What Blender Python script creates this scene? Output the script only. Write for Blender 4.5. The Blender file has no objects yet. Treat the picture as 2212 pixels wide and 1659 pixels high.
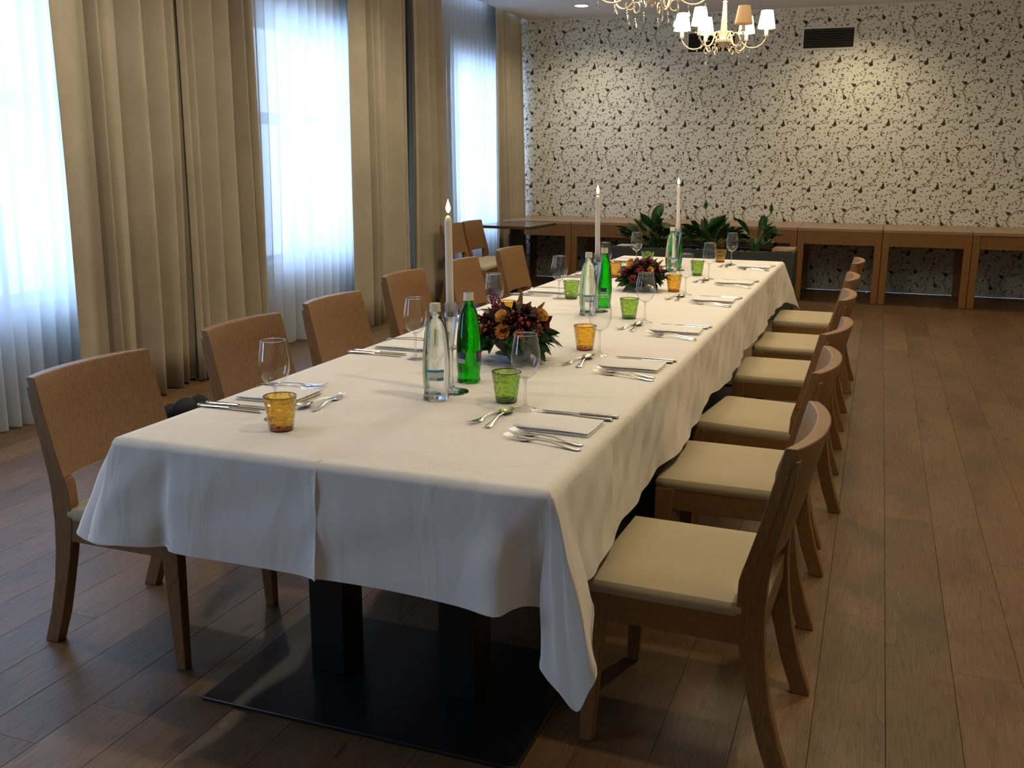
import bpy, math, random
from mathutils import Vector, Matrix
rnd = random.Random(7)
S = bpy.context.scene
COL = S.collection
PI = math.pi

# ------------------------------------------------------------------ camera
cam_d = bpy.data.cameras.new('camera'); cam = bpy.data.objects.new('camera', cam_d); COL.objects.link(cam)
cam_d.sensor_width = 36.0; cam_d.lens = 2108.31/2212*36.0; cam_d.clip_start = 0.05; cam_d.clip_end = 200
H = 1.44
def _cam_matrix():
    cx, cy = 1106.0, 829.5
    vy = (1907.0, 352.0); vx = (-4750.0, 315.0)
    a = (vy[0]-cx, -(vy[1]-cy)); b = (vx[0]-cx, -(vx[1]-cy))
    f = math.sqrt(-(a[0]*b[0]+a[1]*b[1]))
    Y = Vector((a[0], a[1], -f)).normalized(); X = -Vector((b[0], b[1], -f)).normalized(); Z = X.cross(Y)
    return Matrix((X, Y, Z))
M3 = _cam_matrix()
cam.matrix_world = Matrix.Translation((0, 0, H)) @ M3.to_4x4()
S.camera = cam

# ------------------------------------------------------------------ world, lights, exposure
S.view_settings.view_transform = 'Standard'; S.view_settings.look = 'None'
S.view_settings.gamma = 1.0; S.view_settings.use_curve_mapping = False
S.view_settings.exposure = 0.2
W = bpy.data.worlds.new('world'); S.world = W; W.use_nodes = True
bg = W.node_tree.nodes['Background']; bg.inputs[0].default_value = (0.46, 0.64, 1.0, 1); bg.inputs[1].default_value = 11.0
S.cycles.use_denoising = True
S.cycles.max_bounces = 10; S.cycles.transparent_max_bounces = 24; S.cycles.sample_clamp_indirect = 6.0
S.cycles.caustics_reflective = False; S.cycles.caustics_refractive = False

CEIL = 3.115; YW = 11.88; XL = -4.5; XR = 3.4; YB = -2.6
SPOT_W = 64.0
SPOTS = [(-3.26, 10.98), (-0.35, 11.05), (2.5, 11.0),
         (-3.26, 7.6), (0.30, 7.6), (2.5, 7.6), (-3.26, 4.4), (0.30, 4.6), (2.5, 4.4),
         (-3.26, 2.2), (0.30, 2.3), (2.5, 1.4)]
WINDOWS = [(-0.5, 0.7), (3.10, 4.72), (6.55, 8.15), (10.05, 11.70)]
SILL, HEAD = 0.60, 2.52
def light(name, kind, loc, energy, color, rot=(0, 0, 0), **kw):
    d = bpy.data.lights.new(name, kind); d.energy = energy; d.color = color
    for k, v in kw.items(): setattr(d, k, v)
    o = bpy.data.objects.new(name, d); COL.objects.link(o); o.location = loc; o.rotation_euler = rot
    return o
for (a, b) in WINDOWS:
    p = light('daylight_portal', 'AREA', (-4.86, (a+b)/2, (SILL+HEAD)/2), 1, (1, 1, 1), (0, -PI/2, 0), shape='RECTANGLE', size=HEAD-SILL, size_y=b-a)
    p.data.cycles.is_portal = True
for (x, y) in SPOTS:
    light('downlight_lamp', 'SPOT', (x, y, CEIL-0.03), SPOT_W*(.45 if x > 2 else .75 if y < 2 else 1), ((1.0, 0.78, 0.47) if x > -1 else (1.0, 0.84, 0.60)), (0, 0, 0), spot_size=math.radians(150), spot_blend=0.9, shadow_soft_size=0.07)

# ------------------------------------------------------------------ materials
def mat(name, color=(.5, .5, .5), rough=.6, metal=0.0, spec=.5, emit=None, es=0):
    m = bpy.data.materials.new(name); m.use_nodes = True
    b = m.node_tree.nodes['Principled BSDF']
    b.inputs['Base Color'].default_value = (*color, 1); b.inputs['Roughness'].default_value = rough
    b.inputs['Metallic'].default_value = metal; b.inputs['Specular IOR Level'].default_value = spec
    if emit: b.inputs['Emission Color'].default_value = (*emit, 1); b.inputs['Emission Strength'].default_value = es
    return m
def nd(m, t, **kw):
    n = m.node_tree.nodes.new(t)
    for k, v in kw.items(): setattr(n, k, v)
    return n
def lk(m, a, b): m.node_tree.links.new(a, b)
def bsdf(m): return m.node_tree.nodes['Principled BSDF']
def texco(m, scale=(1, 1, 1), rand=0.0, kind='Object'):
    tc = nd(m, 'ShaderNodeTexCoord'); mp = nd(m, 'ShaderNodeMapping'); mp.inputs['Scale'].default_value = scale
    if rand:
        oi = nd(m, 'ShaderNodeObjectInfo'); ml = nd(m, 'ShaderNodeVectorMath', operation='SCALE'); cb = nd(m, 'ShaderNodeCombineXYZ')
        for i in range(3): lk(m, oi.outputs['Random'], cb.inputs[i])
        lk(m, cb.outputs[0], ml.inputs[0]); ml.inputs['Scale'].default_value = rand
        ad = nd(m, 'ShaderNodeVectorMath', operation='ADD'); lk(m, tc.outputs[kind], ad.inputs[0]); lk(m, ml.outputs[0], ad.inputs[1])
        lk(m, ad.outputs[0], mp.inputs['Vector'])
    else: lk(m, tc.outputs[kind], mp.inputs['Vector'])
    return mp.outputs[0]
def noise(m, vec, scale, detail=4, rough=.55, dist=0):
    n = nd(m, 'ShaderNodeTexNoise'); n.inputs['Scale'].default_value = scale; n.inputs['Detail'].default_value = detail
    n.inputs['Roughness'].default_value = rough; n.inputs['Distortion'].default_value = dist
    lk(m, vec, n.inputs['Vector']); return n.outputs['Fac']
def ramp(m, fac, stops):
    r = nd(m, 'ShaderNodeValToRGB'); e = r.color_ramp.elements
    while len(e) < len(stops): e.new(0.5)
    for i, (p, c) in enumerate(stops): e[i].position = p; e[i].color = (*c, 1)
    lk(m, fac, r.inputs[0]); return r.outputs[0]
def mixc(m, fac, a, b, mode='MIX'):
    n = nd(m, 'ShaderNodeMix', data_type='RGBA', blend_type=mode)
    for s, v in ((n.inputs[0], fac), (n.inputs[6], a), (n.inputs[7], b)):
        if hasattr(v, 'default_value') or hasattr(v, 'is_linked'): lk(m, v, s)
        elif isinstance(v, tuple): s.default_value = (*v, 1)
        else: s.default_value = v
    return n.outputs[2]
def bump(m, h, strength=.3, dist=.002):
    b = nd(m, 'ShaderNodeBump'); b.inputs['Strength'].default_value = strength; b.inputs['Distance'].default_value = dist
    lk(m, h, b.inputs['Height']); lk(m, b.outputs[0], bsdf(m).inputs['Normal'])
def wood(name, dark, mid, light_, along='z', rough=.45, rand=9.0, ring=1.0, hue=.0):
    m = mat(name, mid, rough)
    sc = {'x': (1.2, 9, 9), 'y': (9, 1.2, 9), 'z': (9, 9, 1.2)}[along]
    v = texco(m, sc, rand)
    big = noise(m, v, 1.3*ring, 3, .5, .6)
    w = nd(m, 'ShaderNodeMath', operation='MULTIPLY'); lk(m, big, w.inputs[0]); w.inputs[1].default_value = 13.0
    s = nd(m, 'ShaderNodeMath', operation='FRACT'); lk(m, w.outputs[0], s.inputs[0])
    fine = noise(m, texco(m, tuple(q*6 for q in sc), rand), 3.0, 5, .7)
    c1 = ramp(m, s.outputs[0], [(0, dark), (.18, mid), (.8, mid), (1, light_)])
    c2 = ramp(m, fine, [(.3, dark), (.5, mid), (.7, light_)])
    c = mixc(m, .55, c1, c2)
    if hue:
        oi = nd(m, 'ShaderNodeObjectInfo'); hs = nd(m, 'ShaderNodeHueSaturation'); mr = nd(m, 'ShaderNodeMapRange')
        lk(m, oi.outputs['Random'], mr.inputs[0]); mr.inputs[3].default_value = 1-hue; mr.inputs[4].default_value = 1+hue
        lk(m, mr.outputs[0], hs.inputs['Value']); lk(m, c, hs.inputs['Color']); c = hs.outputs[0]
    lk(m, c, bsdf(m).inputs['Base Color'])
    bump(m, fine, .15, .001)
    return m
MAT = {}
MAT['chair_wood'] = wood('beech_wood', (.115, .056, .018), (.225, .116, .040), (.295, .158, .060), 'z', .42, 11, 1.0, .07)
MAT['chair_wood_y'] = wood('beech_wood_rail', (.14, .074, .024), (.215, .112, .038), (.275, .15, .056), 'x', .42, 11, .6, .05)
MAT['bench_wood'] = wood('oak_bench_wood', (.16, .072, .018), (.24, .115, .03), (.31, .155, .045), 'x', .4, 5, .8, .05)
MAT['lit_top_and_board'] = wood('oak_lit_top_and_board', (.24, .15, .085), (.36, .235, .14), (.43, .29, .18), 'x', .35, 5, .8, .04)  # grazing light on the tops is put into this paler oak; board shares it
MAT['dark_top'] = wood('dark_table_top', (.05, .025, .012), (.085, .045, .022), (.12, .065, .035), 'x', .22, 5, .8)

def floor_mat():
    m = mat('oak_planks', (.2, .1, .05), .42)
    v = texco(m, (7, .9, 7), 37.0)
    big = noise(m, v, 1.1, 3, .5, 1.2)
    w = nd(m, 'ShaderNodeMath', operation='MULTIPLY'); lk(m, big, w.inputs[0]); w.inputs[1].default_value = 11.0
    s = nd(m, 'ShaderNodeMath', operation='FRACT'); lk(m, w.outputs[0], s.inputs[0])
    fine = noise(m, texco(m, (60, 3, 60), 37.0), 3.0, 5, .7)
    blot = noise(m, texco(m, (2.2, 1.1, 2), 17.0), 1.6, 4, .6)
    c1 = ramp(m, s.outputs[0], [(0, (.075, .040, .019)), (.2, (.172, .108, .056)), (.8, (.186, .118, .060)), (1, (.235, .148, .082))])
    c2 = ramp(m, fine, [(.3, (.095, .054, .027)), (.5, (.172, .104, .056)), (.72, (.24, .152, .085))])
    c = mixc(m, .55, c1, c2)
    c = mixc(m, .85, c, ramp(m, blot, [(.3, (.50, .45, .40)), (.5, (.88, .86, .82)), (.72, (1.12, 1.04, .95))]), 'MULTIPLY')
    # knots
    vo = nd(m, 'ShaderNodeTexVoronoi'); vo.inputs['Scale'].default_value = 1.0
    lk(m, texco(m, (5.5, 1.6, 0.0), 23.0), vo.inputs['Vector'])
    kn = ramp(m, vo.outputs['Distance'], [(0.0, (.12, .09, .07)), (.035, (.18, .14, .11)), (.075, (1, 1, 1)), (1, (1, 1, 1))])
    c = mixc(m, 1.0, c, kn, 'MULTIPLY')
    oi = nd(m, 'ShaderNodeObjectInfo'); hs = nd(m, 'ShaderNodeHueSaturation'); mr = nd(m, 'ShaderNodeMapRange')
    lk(m, oi.outputs['Random'], mr.inputs[0]); mr.inputs[3].default_value = .74; mr.inputs[4].default_value = 1.02
    lk(m, mr.outputs[0], hs.inputs['Value']); lk(m, c, hs.inputs['Color'])
    lk(m, hs.outputs[0], bsdf(m).inputs['Base Color'])
    hs.inputs['Saturation'].default_value = 1.08
    rr = ramp(m, fine, [(.3, (.5, .5, .5)), (.7, (.38, .38, .38))]); lk(m, rr, bsdf(m).inputs['Roughness'])
    bump(m, fine, .2, .001)
    return m
MAT['floor'] = floor_mat()
def fabric(name, color, rough=.95, sc=900, bs=.25, var=.06, sheen=.0):
    m = mat(name, color, rough, spec=.1)
    v = texco(m, (1, 1, 1))
    f = noise(m, v, sc, 2, .6); l = noise(m, v, 2.5, 4, .6)
    a = tuple(q*(1-var) for q in color); b = tuple(min(1, q*(1+var)) for q in color)
    lk(m, ramp(m, l, [(.35, a), (.65, b)]), bsdf(m).inputs['Base Color'])
    bump(m, f, bs, .001)
    if sheen: bsdf(m).inputs['Sheen Weight'].default_value = sheen
    return m
MAT['cloth'] = fabric('white_linen', (.86, .84, .79), .9, 700, .12, .02)
def wrinkle(m):
    v = texco(m, (1.6, 1.6, .5)); n = noise(m, v, 5.0, 3, .5, .8)
    b = nd(m, 'ShaderNodeBump'); b.inputs['Strength'].default_value = .45; b.inputs['Distance'].default_value = .02; lk(m, n, b.inputs['Height'])
    old = [l for l in m.node_tree.links if l.to_socket == bsdf(m).inputs['Normal']][0].from_node
    lk(m, b.outputs[0], old.inputs['Normal'])
wrinkle(MAT['cloth'])
MAT['napkin'] = fabric('napkin_linen', (.88, .87, .84), .9, 700, .15, .02)
MAT['cushion'] = fabric('cream_upholstery', (.49, .425, .285), .95, 500, .5, .05, .2)
MAT['curtain'] = fabric('beige_curtain', (.38, .335, .25), .95, 260, .6, .08, .3)
MAT['wall'] = fabric('wallpaper_ground', (.72, .75, .70), .85, 300, .1, .01)
MAT['plaster'] = fabric('beige_plaster', (.55, .48, .36), .9, 60, .1, .03)
MAT['ceiling'] = fabric('ceiling_paint', (.80, .80, .80), .9, 80, .05, .01)
MAT['print_dark'] = mat('print_dark_brown', (.07, .058, .035), .85)
MAT['print_mid'] = mat('print_olive', (.22, .19, .12), .85)
MAT['print_pale'] = mat('print_pale_grey', (.38, .36, .27), .85)
MAT['black'] = mat('black_powder_coat', (.008, .008, .009), .38)
MAT['dark_panel'] = mat('dark_panel', (.02, .014, .01), .6)
MAT['silver'] = mat('polished_steel', (.80, .76, .68), .16, 1.0)
MAT['cream_metal'] = mat('cream_enamel', (.70, .58, .40), .4)
MAT['white_trim'] = mat('white_painted_trim', (.75, .75, .73), .5)
MAT['candle'] = mat('candle_wax', (.86, .82, .74), .5)
bsdf(MAT['candle']).inputs['Subsurface Weight'].default_value = .3
bsdf(MAT['candle']).inputs['Subsurface Radius'].default_value = (.02, .012, .008)
MAT['flame'] = mat('flame', (1, .6, .2), .5, emit=(1, .72, .36), es=22)
MAT['wick'] = mat('wick', (.02, .015, .01), .9)
MAT['shade_lit'] = mat('lampshade_lit', (.9, .8, .65), .8, emit=(1, .86, .60), es=2.6)
MAT['shade_off_glow'] = mat('lampshade_unlit_glow', (.62, .40, .22), .8, emit=(1, .55, .22), es=.12)  # bulb is off; a faint orange glow is painted into the shade
MAT['sleeve_lit'] = mat('candle_sleeve_lit', (.9, .8, .65), .6, emit=(1, .82, .52), es=1.6)
MAT['lens'] = mat('downlight_lens', (1, .95, .85), .5, emit=(1, .90, .74), es=9)
MAT['cap'] = mat('pale_plastic_cap', (.68, .63, .54), .4)
MAT['cap_top'] = mat('navy_cap_top', (.03, .03, .07), .4)
MAT['planter'] = mat('anthracite_planter', (.028, .033, .027), .5)
MAT['soil'] = fabric('planting_soil', (.06, .045, .03), 1, 60, .9, .5)
MAT['pebble'] = mat('pale_pebble', (.55, .50, .40), .8)
MAT['bag'] = mat('black_fabric', (.008, .008, .010), .8)
MAT['vent_dark'] = mat('vent_black', (.006, .006, .005), .7)
MAT['vent_slat'] = mat('vent_slat_brown', (.03, .027, .02), .5)
MAT['foil'] = mat('pale_blue_bowl', (.38, .45, .52), .3)
MAT['label_blue'] = mat('label_blue', (.035, .25, .42), .5)
MAT['label_pale'] = mat('label_pale', (.62, .66, .66), .5)
MAT['label_white'] = mat('label_white', (.78, .78, .76), .5)
MAT['label_navy'] = mat('label_navy', (.02, .03, .10), .5)
MAT['label_grey'] = mat('label_grey_ink', (.30, .32, .34), .5)
MAT['label_red'] = mat('label_red', (.55, .04, .05), .5)
def leafmat(name, c, c2, rough=.4):
    m = mat(name, c, rough); v = texco(m, (1, 1, 1), 7.0)
    lk(m, ramp(m, noise(m, v, 30, 3), [(.3, c), (.7, c2)]), bsdf(m).inputs['Base Color']); return m
MAT['lily'] = leafmat('lily_leaf', (.012, .045, .008), (.03, .10, .016), .45)
MAT['leaf_g'] = leafmat('green_leaf', (.012, .045, .012), (.025, .08, .02), .4)
MAT['leaf_o'] = leafmat('olive_leaf', (.035, .032, .012), (.07, .055, .02), .55)
MAT['leaf_r'] = leafmat('burgundy_leaf', (.03, .004, .006), (.08, .01, .012), .5)
MAT['rose_y'] = leafmat('apricot_rose', (.80, .42, .08), (.92, .60, .20), .7)
MAT['mum_o'] = leafmat('orange_bloom', (.62, .17, .02), (.80, .30, .04), .7)
MAT['dahlia'] = leafmat('burgundy_bloom', (.035, .002, .006), (.09, .005, .012), .7)
MAT['astilbe'] = leafmat('crimson_plume', (.12, .008, .03), (.24, .02, .06), .8)
MAT['sedum'] = leafmat('red_cluster', (.16, .012, .015), (.28, .03, .03), .8)
MAT['berry'] = leafmat('red_berry', (.22, .02, .015), (.32, .05, .03), .35)
MAT['ochre'] = leafmat('ochre_sprig', (.30, .18, .03), (.42, .27, .06), .8)

def thin_glass(name, tint=(1, 1, 1), ior=1.5, refr=0.0, bumpn=False, rough=.0):
    m = bpy.data.materials.new(name); m.use_nodes = True; nt = m.node_tree
    for n in list(nt.nodes):
        if n.type == 'BSDF_PRINCIPLED': nt.nodes.remove(n)
    out = nt.nodes['Material Output']
    tr = nd(m, 'ShaderNodeBsdfTransparent'); tr.inputs[0].default_value = (*tint, 1)
    if not refr:
        lw = nd(m, 'ShaderNodeLayerWeight'); pw = nd(m, 'ShaderNodeMath', operation='POWER'); lk(m, lw.outputs['Facing'], pw.inputs[0]); pw.inputs[1].default_value = 6.0
        lk(m, mixc(m, pw.outputs[0], tuple(tint), tuple(.35*q for q in tint)), tr.inputs[0])
    gl = nd(m, 'ShaderNodeBsdfGlossy'); gl.inputs['Roughness'].default_value = .02
    if refr and not bumpn and name not in ('crystal', 'stem_glass'): fr = nd(m, 'ShaderNodeFresnel'); fr.inputs['IOR'].default_value = ior; fro = fr.outputs[0]
    else:
        fr = nd(m, 'ShaderNodeLayerWeight'); p_ = nd(m, 'ShaderNodeMath', operation='POWER'); lk(m, fr.outputs['Facing'], p_.inputs[0]); p_.inputs[1].default_value = 3.2
        q_ = nd(m, 'ShaderNodeMath', operation='MULTIPLY_ADD'); lk(m, p_.outputs[0], q_.inputs[0]); q_.inputs[1].default_value = .8; q_.inputs[2].default_value = .075; fro = q_.outputs[0]
    base = tr.outputs[0]; nrm = None
    if bumpn:
        vo = nd(m, 'ShaderNodeTexVoronoi'); vo.inputs['Scale'].default_value = 1.0
        tc = nd(m, 'ShaderNodeTexCoord'); lk(m, tc.outputs['UV'], vo.inputs['Vector'])
        bp = nd(m, 'ShaderNodeBump'); bp.inputs['Strength'].default_value = .9; bp.inputs['Distance'].default_value = .004
        lk(m, vo.outputs['Distance'], bp.inputs['Height']); nrm = bp.outputs[0]
        lk(m, nrm, gl.inputs['Normal']); lk(m, nrm, fr.inputs['Normal'])
    if refr:
        rf = nd(m, 'ShaderNodeBsdfRefraction'); rf.inputs['Color'].default_value = (*tint, 1); rf.inputs['IOR'].default_value = 1.45
        rf.inputs['Roughness'].default_value = rough
        if nrm: lk(m, nrm, rf.inputs['Normal'])
        mx = nd(m, 'ShaderNodeMixShader'); mx.inputs[0].default_value = refr
        lk(m, tr.outputs[0], mx.inputs[1]); lk(m, rf.outputs[0], mx.inputs[2]); base = mx.outputs[0]
    mx2 = nd(m, 'ShaderNodeMixShader'); lk(m, fro, mx2.inputs[0]); lk(m, base, mx2.inputs[1]); lk(m, gl.outputs[0], mx2.inputs[2])
    lk(m, mx2.outputs[0], out.inputs['Surface'])
    return m
MAT['wine'] = thin_glass('clear_thin_glass', (.985, .985, .985), 1.42)
MAT['stem_glass'] = thin_glass('stem_glass', (.985, .985, .985), 1.45, .22)
MAT['crystal'] = thin_glass('crystal', (.93, .93, .92), 1.7, .5)
MAT['solid_clear'] = thin_glass('clear_solid_glass', (.97, .985, .985), 1.45, .45)
MAT['bottle_clear'] = thin_glass('clear_bottle_glass', (.965, .985, .98), 1.45, .72)
MAT['bottle_green'] = thin_glass('green_bottle_glass', (.06, .74, .05), 1.5, .8)
MAT['tumbler_amber'] = thin_glass('amber_dimpled_glass', (.97, .70, .16), 1.5, .45, True)
MAT['tumbler_green'] = thin_glass('green_dimpled_glass', (.60, .80, .25), 1.5, .45, True)
MAT['base_amber'] = thin_glass('amber_thick_glass', (.70, .30, .03), 1.5, .3)
MAT['base_green'] = thin_glass('green_thick_glass', (.22, .42, .06), 1.5, .3)
MAT['pane'] = thin_glass('window_pane', (.96, .98, .97), 1.3)
def sheer_mat():
    m = bpy.data.materials.new('white_sheer_voile'); m.use_nodes = True; nt = m.node_tree
    for n in list(nt.nodes):
        if n.type == 'BSDF_PRINCIPLED': nt.nodes.remove(n)
    out = nt.nodes['Material Output']
    tl = nd(m, 'ShaderNodeBsdfTranslucent'); tl.inputs[0].default_value = (.55, .60, .65, 1)
    df = nd(m, 'ShaderNodeBsdfDiffuse'); df.inputs[0].default_value = (.86, .88, .90, 1)
    tr = nd(m, 'ShaderNodeBsdfTransparent'); tr.inputs[0].default_value = (.95, .97, 1, 1)
    a = nd(m, 'ShaderNodeMixShader'); a.inputs[0].default_value = .30
    lk(m, tl.outputs[0], a.inputs[1]); lk(m, df.outputs[0], a.inputs[2])
    b = nd(m, 'ShaderNodeMixShader'); b.inputs[0].default_value = .05
    lk(m, a.outputs[0], b.inputs[1]); lk(m, tr.outputs[0], b.inputs[2]); lk(m, b.outputs[0], out.inputs['Surface'])
    return m
MAT['sheer'] = sheer_mat()

# ------------------------------------------------------------------ geometry helpers
class MB:
    def __init__(s): s.v = []; s.f = []; s.mi = []; s.uv = {}
    def add(s, vs, fs, mi=0):
        o = len(s.v); s.v += [tuple(p) for p in vs]
        for f in fs: s.f.append(tuple(i+o for i in f)); s.mi.append(mi)
        return o
    def box(s, a, b, mi=0):
        x0, y0, z0 = a; x1, y1, z1 = b
        s.add([(x0, y0, z0), (x1, y0, z0), (x1, y1, z0), (x0, y1, z0), (x0, y0, z1), (x1, y0, z1), (x1, y1, z1), (x0, y1, z1)],
              [(0, 3, 2, 1), (4, 5, 6, 7), (0, 1, 5, 4), (1, 2, 6, 5), (2, 3, 7, 6), (3, 0, 4, 7)], mi)
    def hexa(s, p, mi=0):
        s.add(p, [(0, 3, 2, 1), (4, 5, 6, 7), (0, 1, 5, 4), (1, 2, 6, 5), (2, 3, 7, 6), (3, 0, 4, 7)], mi)
    def loft(s, rings, mi=0, caps=True, closed=True):
        n = len(rings[0]); o = len(s.v)
        for r in rings: s.v += [tuple(p) for p in r]
        for k in range(len(rings)-1):
            for i in range(n if closed else n-1):
                j = (i+1) % n
                s.f.append((o+k*n+i, o+k*n+j, o+(k+1)*n+j, o+(k+1)*n+i)); s.mi.append(mi)
        if caps and closed:
            s.f.append(tuple(o+i for i in range(n-1, -1, -1))); s.mi.append(mi)
            q = o+(len(rings)-1)*n
            s.f.append(tuple(q+i for i in range(n))); s.mi.append(mi)
        return o
    def lathe(s, prof, seg=24, c=(0, 0, 0), mi=0, caps=True):
        s.loft([[(c[0]+r*math.cos(2*PI*i/seg), c[1]+r*math.sin(2*PI*i/seg), c[2]+z) for i in range(seg)] for r, z in prof], mi, caps)
    def tube(s, pts, rad, seg=8, mi=0):
        pts = [Vector(p) for p in pts]; rings = []
        up = Vector((0, 0, 1)); last = None
        for i, p in enumerate(pts):
            t = (pts[min(i+1, len(pts)-1)]-pts[max(i-1, 0)]).normalized()
            if last is None:
                ref = up if abs(t.z) < .9 else Vector((1, 0, 0)); n = t.cross(ref).normalized()
            else: n = (last-t*last.dot(t)).normalized()
            last = n; b = t.cross(n); r = rad[i] if isinstance(rad, (list, tuple)) else rad
            rings.append([p+(n*math.cos(2*PI*k/seg)+b*math.sin(2*PI*k/seg))*r for k in range(seg)])
        s.loft(rings, mi)
    def sphere(s, c, r, seg=10, rings=6, mi=0, sz=1.0):
        prof = [(max(1e-4, r*math.sin(PI*k/rings)), -r*math.cos(PI*k/rings)*sz) for k in range(rings+1)]
        s.lathe(prof, seg, c, mi)
def build(name, mb, mats, parent=None, smooth=True, loc=None, angle=40, bevel=0, solid=0, sub=0):
    me = bpy.data.meshes.new(name); me.from_pydata(mb.v, [], mb.f)
    if not isinstance(mats, (list, tuple)): mats = [mats]
    for m in mats: me.materials.append(m)
    if len(mats) > 1: me.polygons.foreach_set('material_index', mb.mi)
    if smooth:
        me.polygons.foreach_set('use_smooth', [True]*len(me.polygons))
        try: me.set_sharp_from_angle(angle=math.radians(angle))
        except Exception: pass
    me.update()
    o = bpy.data.objects.new(name, me); COL.objects.link(o)
    if parent: o.parent = parent
    if loc: o.location = loc
    if solid: md = o.modifiers.new('solid', 'SOLIDIFY'); md.thickness = solid; md.offset = 0
    if bevel: md = o.modifiers.new('bevel', 'BEVEL'); md.width = bevel; md.segments = 2; md.limit_method = 'ANGLE'; md.angle_limit = math.radians(35)
    if sub: md = o.modifiers.new('sub', 'SUBSURF'); md.levels = sub; md.render_levels = sub
    return o
def empty(name, loc=(0, 0, 0), rz=0):
    o = bpy.data.objects.new(name, None); COL.objects.link(o); o.location = loc; o.rotation_euler = (0, 0, rz); o.empty_display_size = .05
    return o
def tag(o, label=None, cat=None, group=None, kind=None):
    if label: o['label'] = label
    if cat: o['category'] = cat
    if group: o['group'] = group
    if kind: o['kind'] = kind
    return o
def copy_tree(o, parent=None):
    c = o.copy(); COL.objects.link(c)
    if parent: c.parent = parent
    for ch in list(o.children): copy_tree(ch, c)
    return c
def lerp(a, b, t): return a+(b-a)*t
def interp(pts, t):
    if t <= pts[0][0]: return pts[0][1:]
    for a, b in zip(pts, pts[1:]):
        if t <= b[0]:
            k = (t-a[0])/(b[0]-a[0]); return tuple(lerp(p, q, k) for p, q in zip(a[1:], b[1:]))
    return pts[-1][1:]

# ================================================================== room shell
fl = MB(); fl.box((XL, YB, -.05), (XR, YW, -.016)); floor = build('floor', fl, mat('subfloor', (.02, .012, .008), .9), smooth=False)
tag(floor, kind='structure')
PW = .183; PL = 2.0
plank_mesh = None; nplank = 0; rest = MB()
col0 = int(math.floor((XL-(-.055))/PW)); x = -.055+col0*PW
cols = []
while x < XR: cols.append(x); x += PW
offs = {}
for ci, px0 in enumerate(cols):
    off = rnd.random()*PL
    if abs(px0-(-.055)) < .02: off = (3.14-YB) % PL
    if abs(px0-.308) < .02: off = (2.86-YB) % PL
    if abs(px0-.123) < .02: off = (4.15-YB) % PL
    y = YB+off-PL
    while y < YW:
        a, b = max(y, YB), min(y+PL, YW); x0, x1 = max(px0, XL), min(px0+PW, XR)
        full = abs(b-a-PL) < 1e-4 and abs(x1-x0-PW) < 1e-4
        if b-a > .02 and x1-x0 > .02:
            vis = (x0 < 2.6 and b > 1.2)
            if vis and nplank < 300:
                g = .0004
                if plank_mesh is None or not full:
                    m_ = MB(); w_, l_ = (x1-x0)/2-g, (b-a)/2-g
                    c_ = .0009; T_ = [(-w_, -l_), (w_, -l_), (w_, l_), (-w_, l_)]; Ti = [(-w_+c_, -l_+c_), (w_-c_, -l_+c_), (w_-c_, l_-c_), (-w_+c_, l_-c_)]
                    m_.loft([[(q[0], q[1], -.016) for q in T_], [(q[0], q[1], -.0009) for q in T_], [(q[0], q[1], 0) for q in Ti]])
                    o = build('plank', m_, MAT['floor'], floor, smooth=False)
                    if full: plank_mesh = o.data
                else:
                    o = bpy.data.objects.new('plank', plank_mesh); COL.objects.link(o); o.parent = floor
                o.location = ((x0+x1)/2, (a+b)/2, 0); nplank += 1
            else: rest.box((x0+.001, a+.001, -.016), (x1-.001, b-.001, 0))
        y += PL
r = build('planks_beyond_view', rest, MAT['floor'], floor, smooth=False); r['kind'] = 'stuff'

w = MB(); w.box((XL, YW, 0), (XR, YW+.15, CEIL+.25)); wall_back = build('wall_back', w, MAT['wall'], smooth=False); tag(wall_back, kind='structure')
w = MB(); w.box((XR, YB, 0), (XR+.15, YW, CEIL+.25)); tag(build('wall_right', w, MAT['plaster'], smooth=False), kind='structure')
w = MB(); w.box((XL-.4, YB-.15, 0), (XR+.15, YB, CEIL+.25)); tag(build('wall_front', w, MAT['plaster'], smooth=False), kind='structure')
w = MB(); TH = XL-.40
ys = [YB]+[q for ab in WINDOWS for q in ab]+[YW+.15]
for i in range(0, len(ys), 2): w.box((TH, ys[i], 0), (XL, ys[i+1], CEIL+.25))
for a, b in WINDOWS: w.box((TH, a, 0), (XL, b, SILL)); w.box((TH, a, HEAD), (XL, b, CEIL+.25))
tag(build('wall_left', w, MAT['plaster'], smooth=False), kind='structure')
w = MB(); w.box((-4.21, YB, CEIL), (XR+.1, YW+.02, CEIL+.1)); w.box((XL-.1, YB, CEIL+.2), (-4.1, YW+.1, CEIL+.3))
tag(build('ceiling', w, MAT['ceiling'], smooth=False), kind='structure')
for i, (a, b) in enumerate(WINDOWS):
    e = empty('window_%d' % i, (-4.74, (a+b)/2, (SILL+HEAD)/2)); tag(e, kind='structure')
    hw, hh = (b-a)/2, (HEAD-SILL)/2
    f = MB(); t = .06
    f.box((-.03, -hw, -hh), (.03, -hw+t, hh)); f.box((-.03, hw-t, -hh), (.03, hw, hh)); f.box((-.03, -hw+t, -hh), (.03, hw-t, -hh+t)); f.box((-.03, -hw+t, hh-t), (.03, hw-t, hh))
    f.box((-.03, -.05, -hh+t), (.03, .05, hh-t)); f.box((-.032, -hw+t, .16), (.032, hw-t, .25))
    build('window_frame', f, MAT['white_trim'], e, smooth=False)
    for (y0, y1) in ((-hw+t, -.05), (.05, hw-t)):
        for (z0, z1) in ((-hh+t, .16), (.25, hh-t)):
            p = MB(); p.box((-.004, y0, z0), (.004, y1, z1)); build('pane', p, MAT['pane'], e, smooth=False)
    sl = MB(); sl.box((.03, -hw, -hh), (.24, hw, -hh+.025)); build('window_sill', sl, MAT['white_trim'], e, smooth=False)

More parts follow.
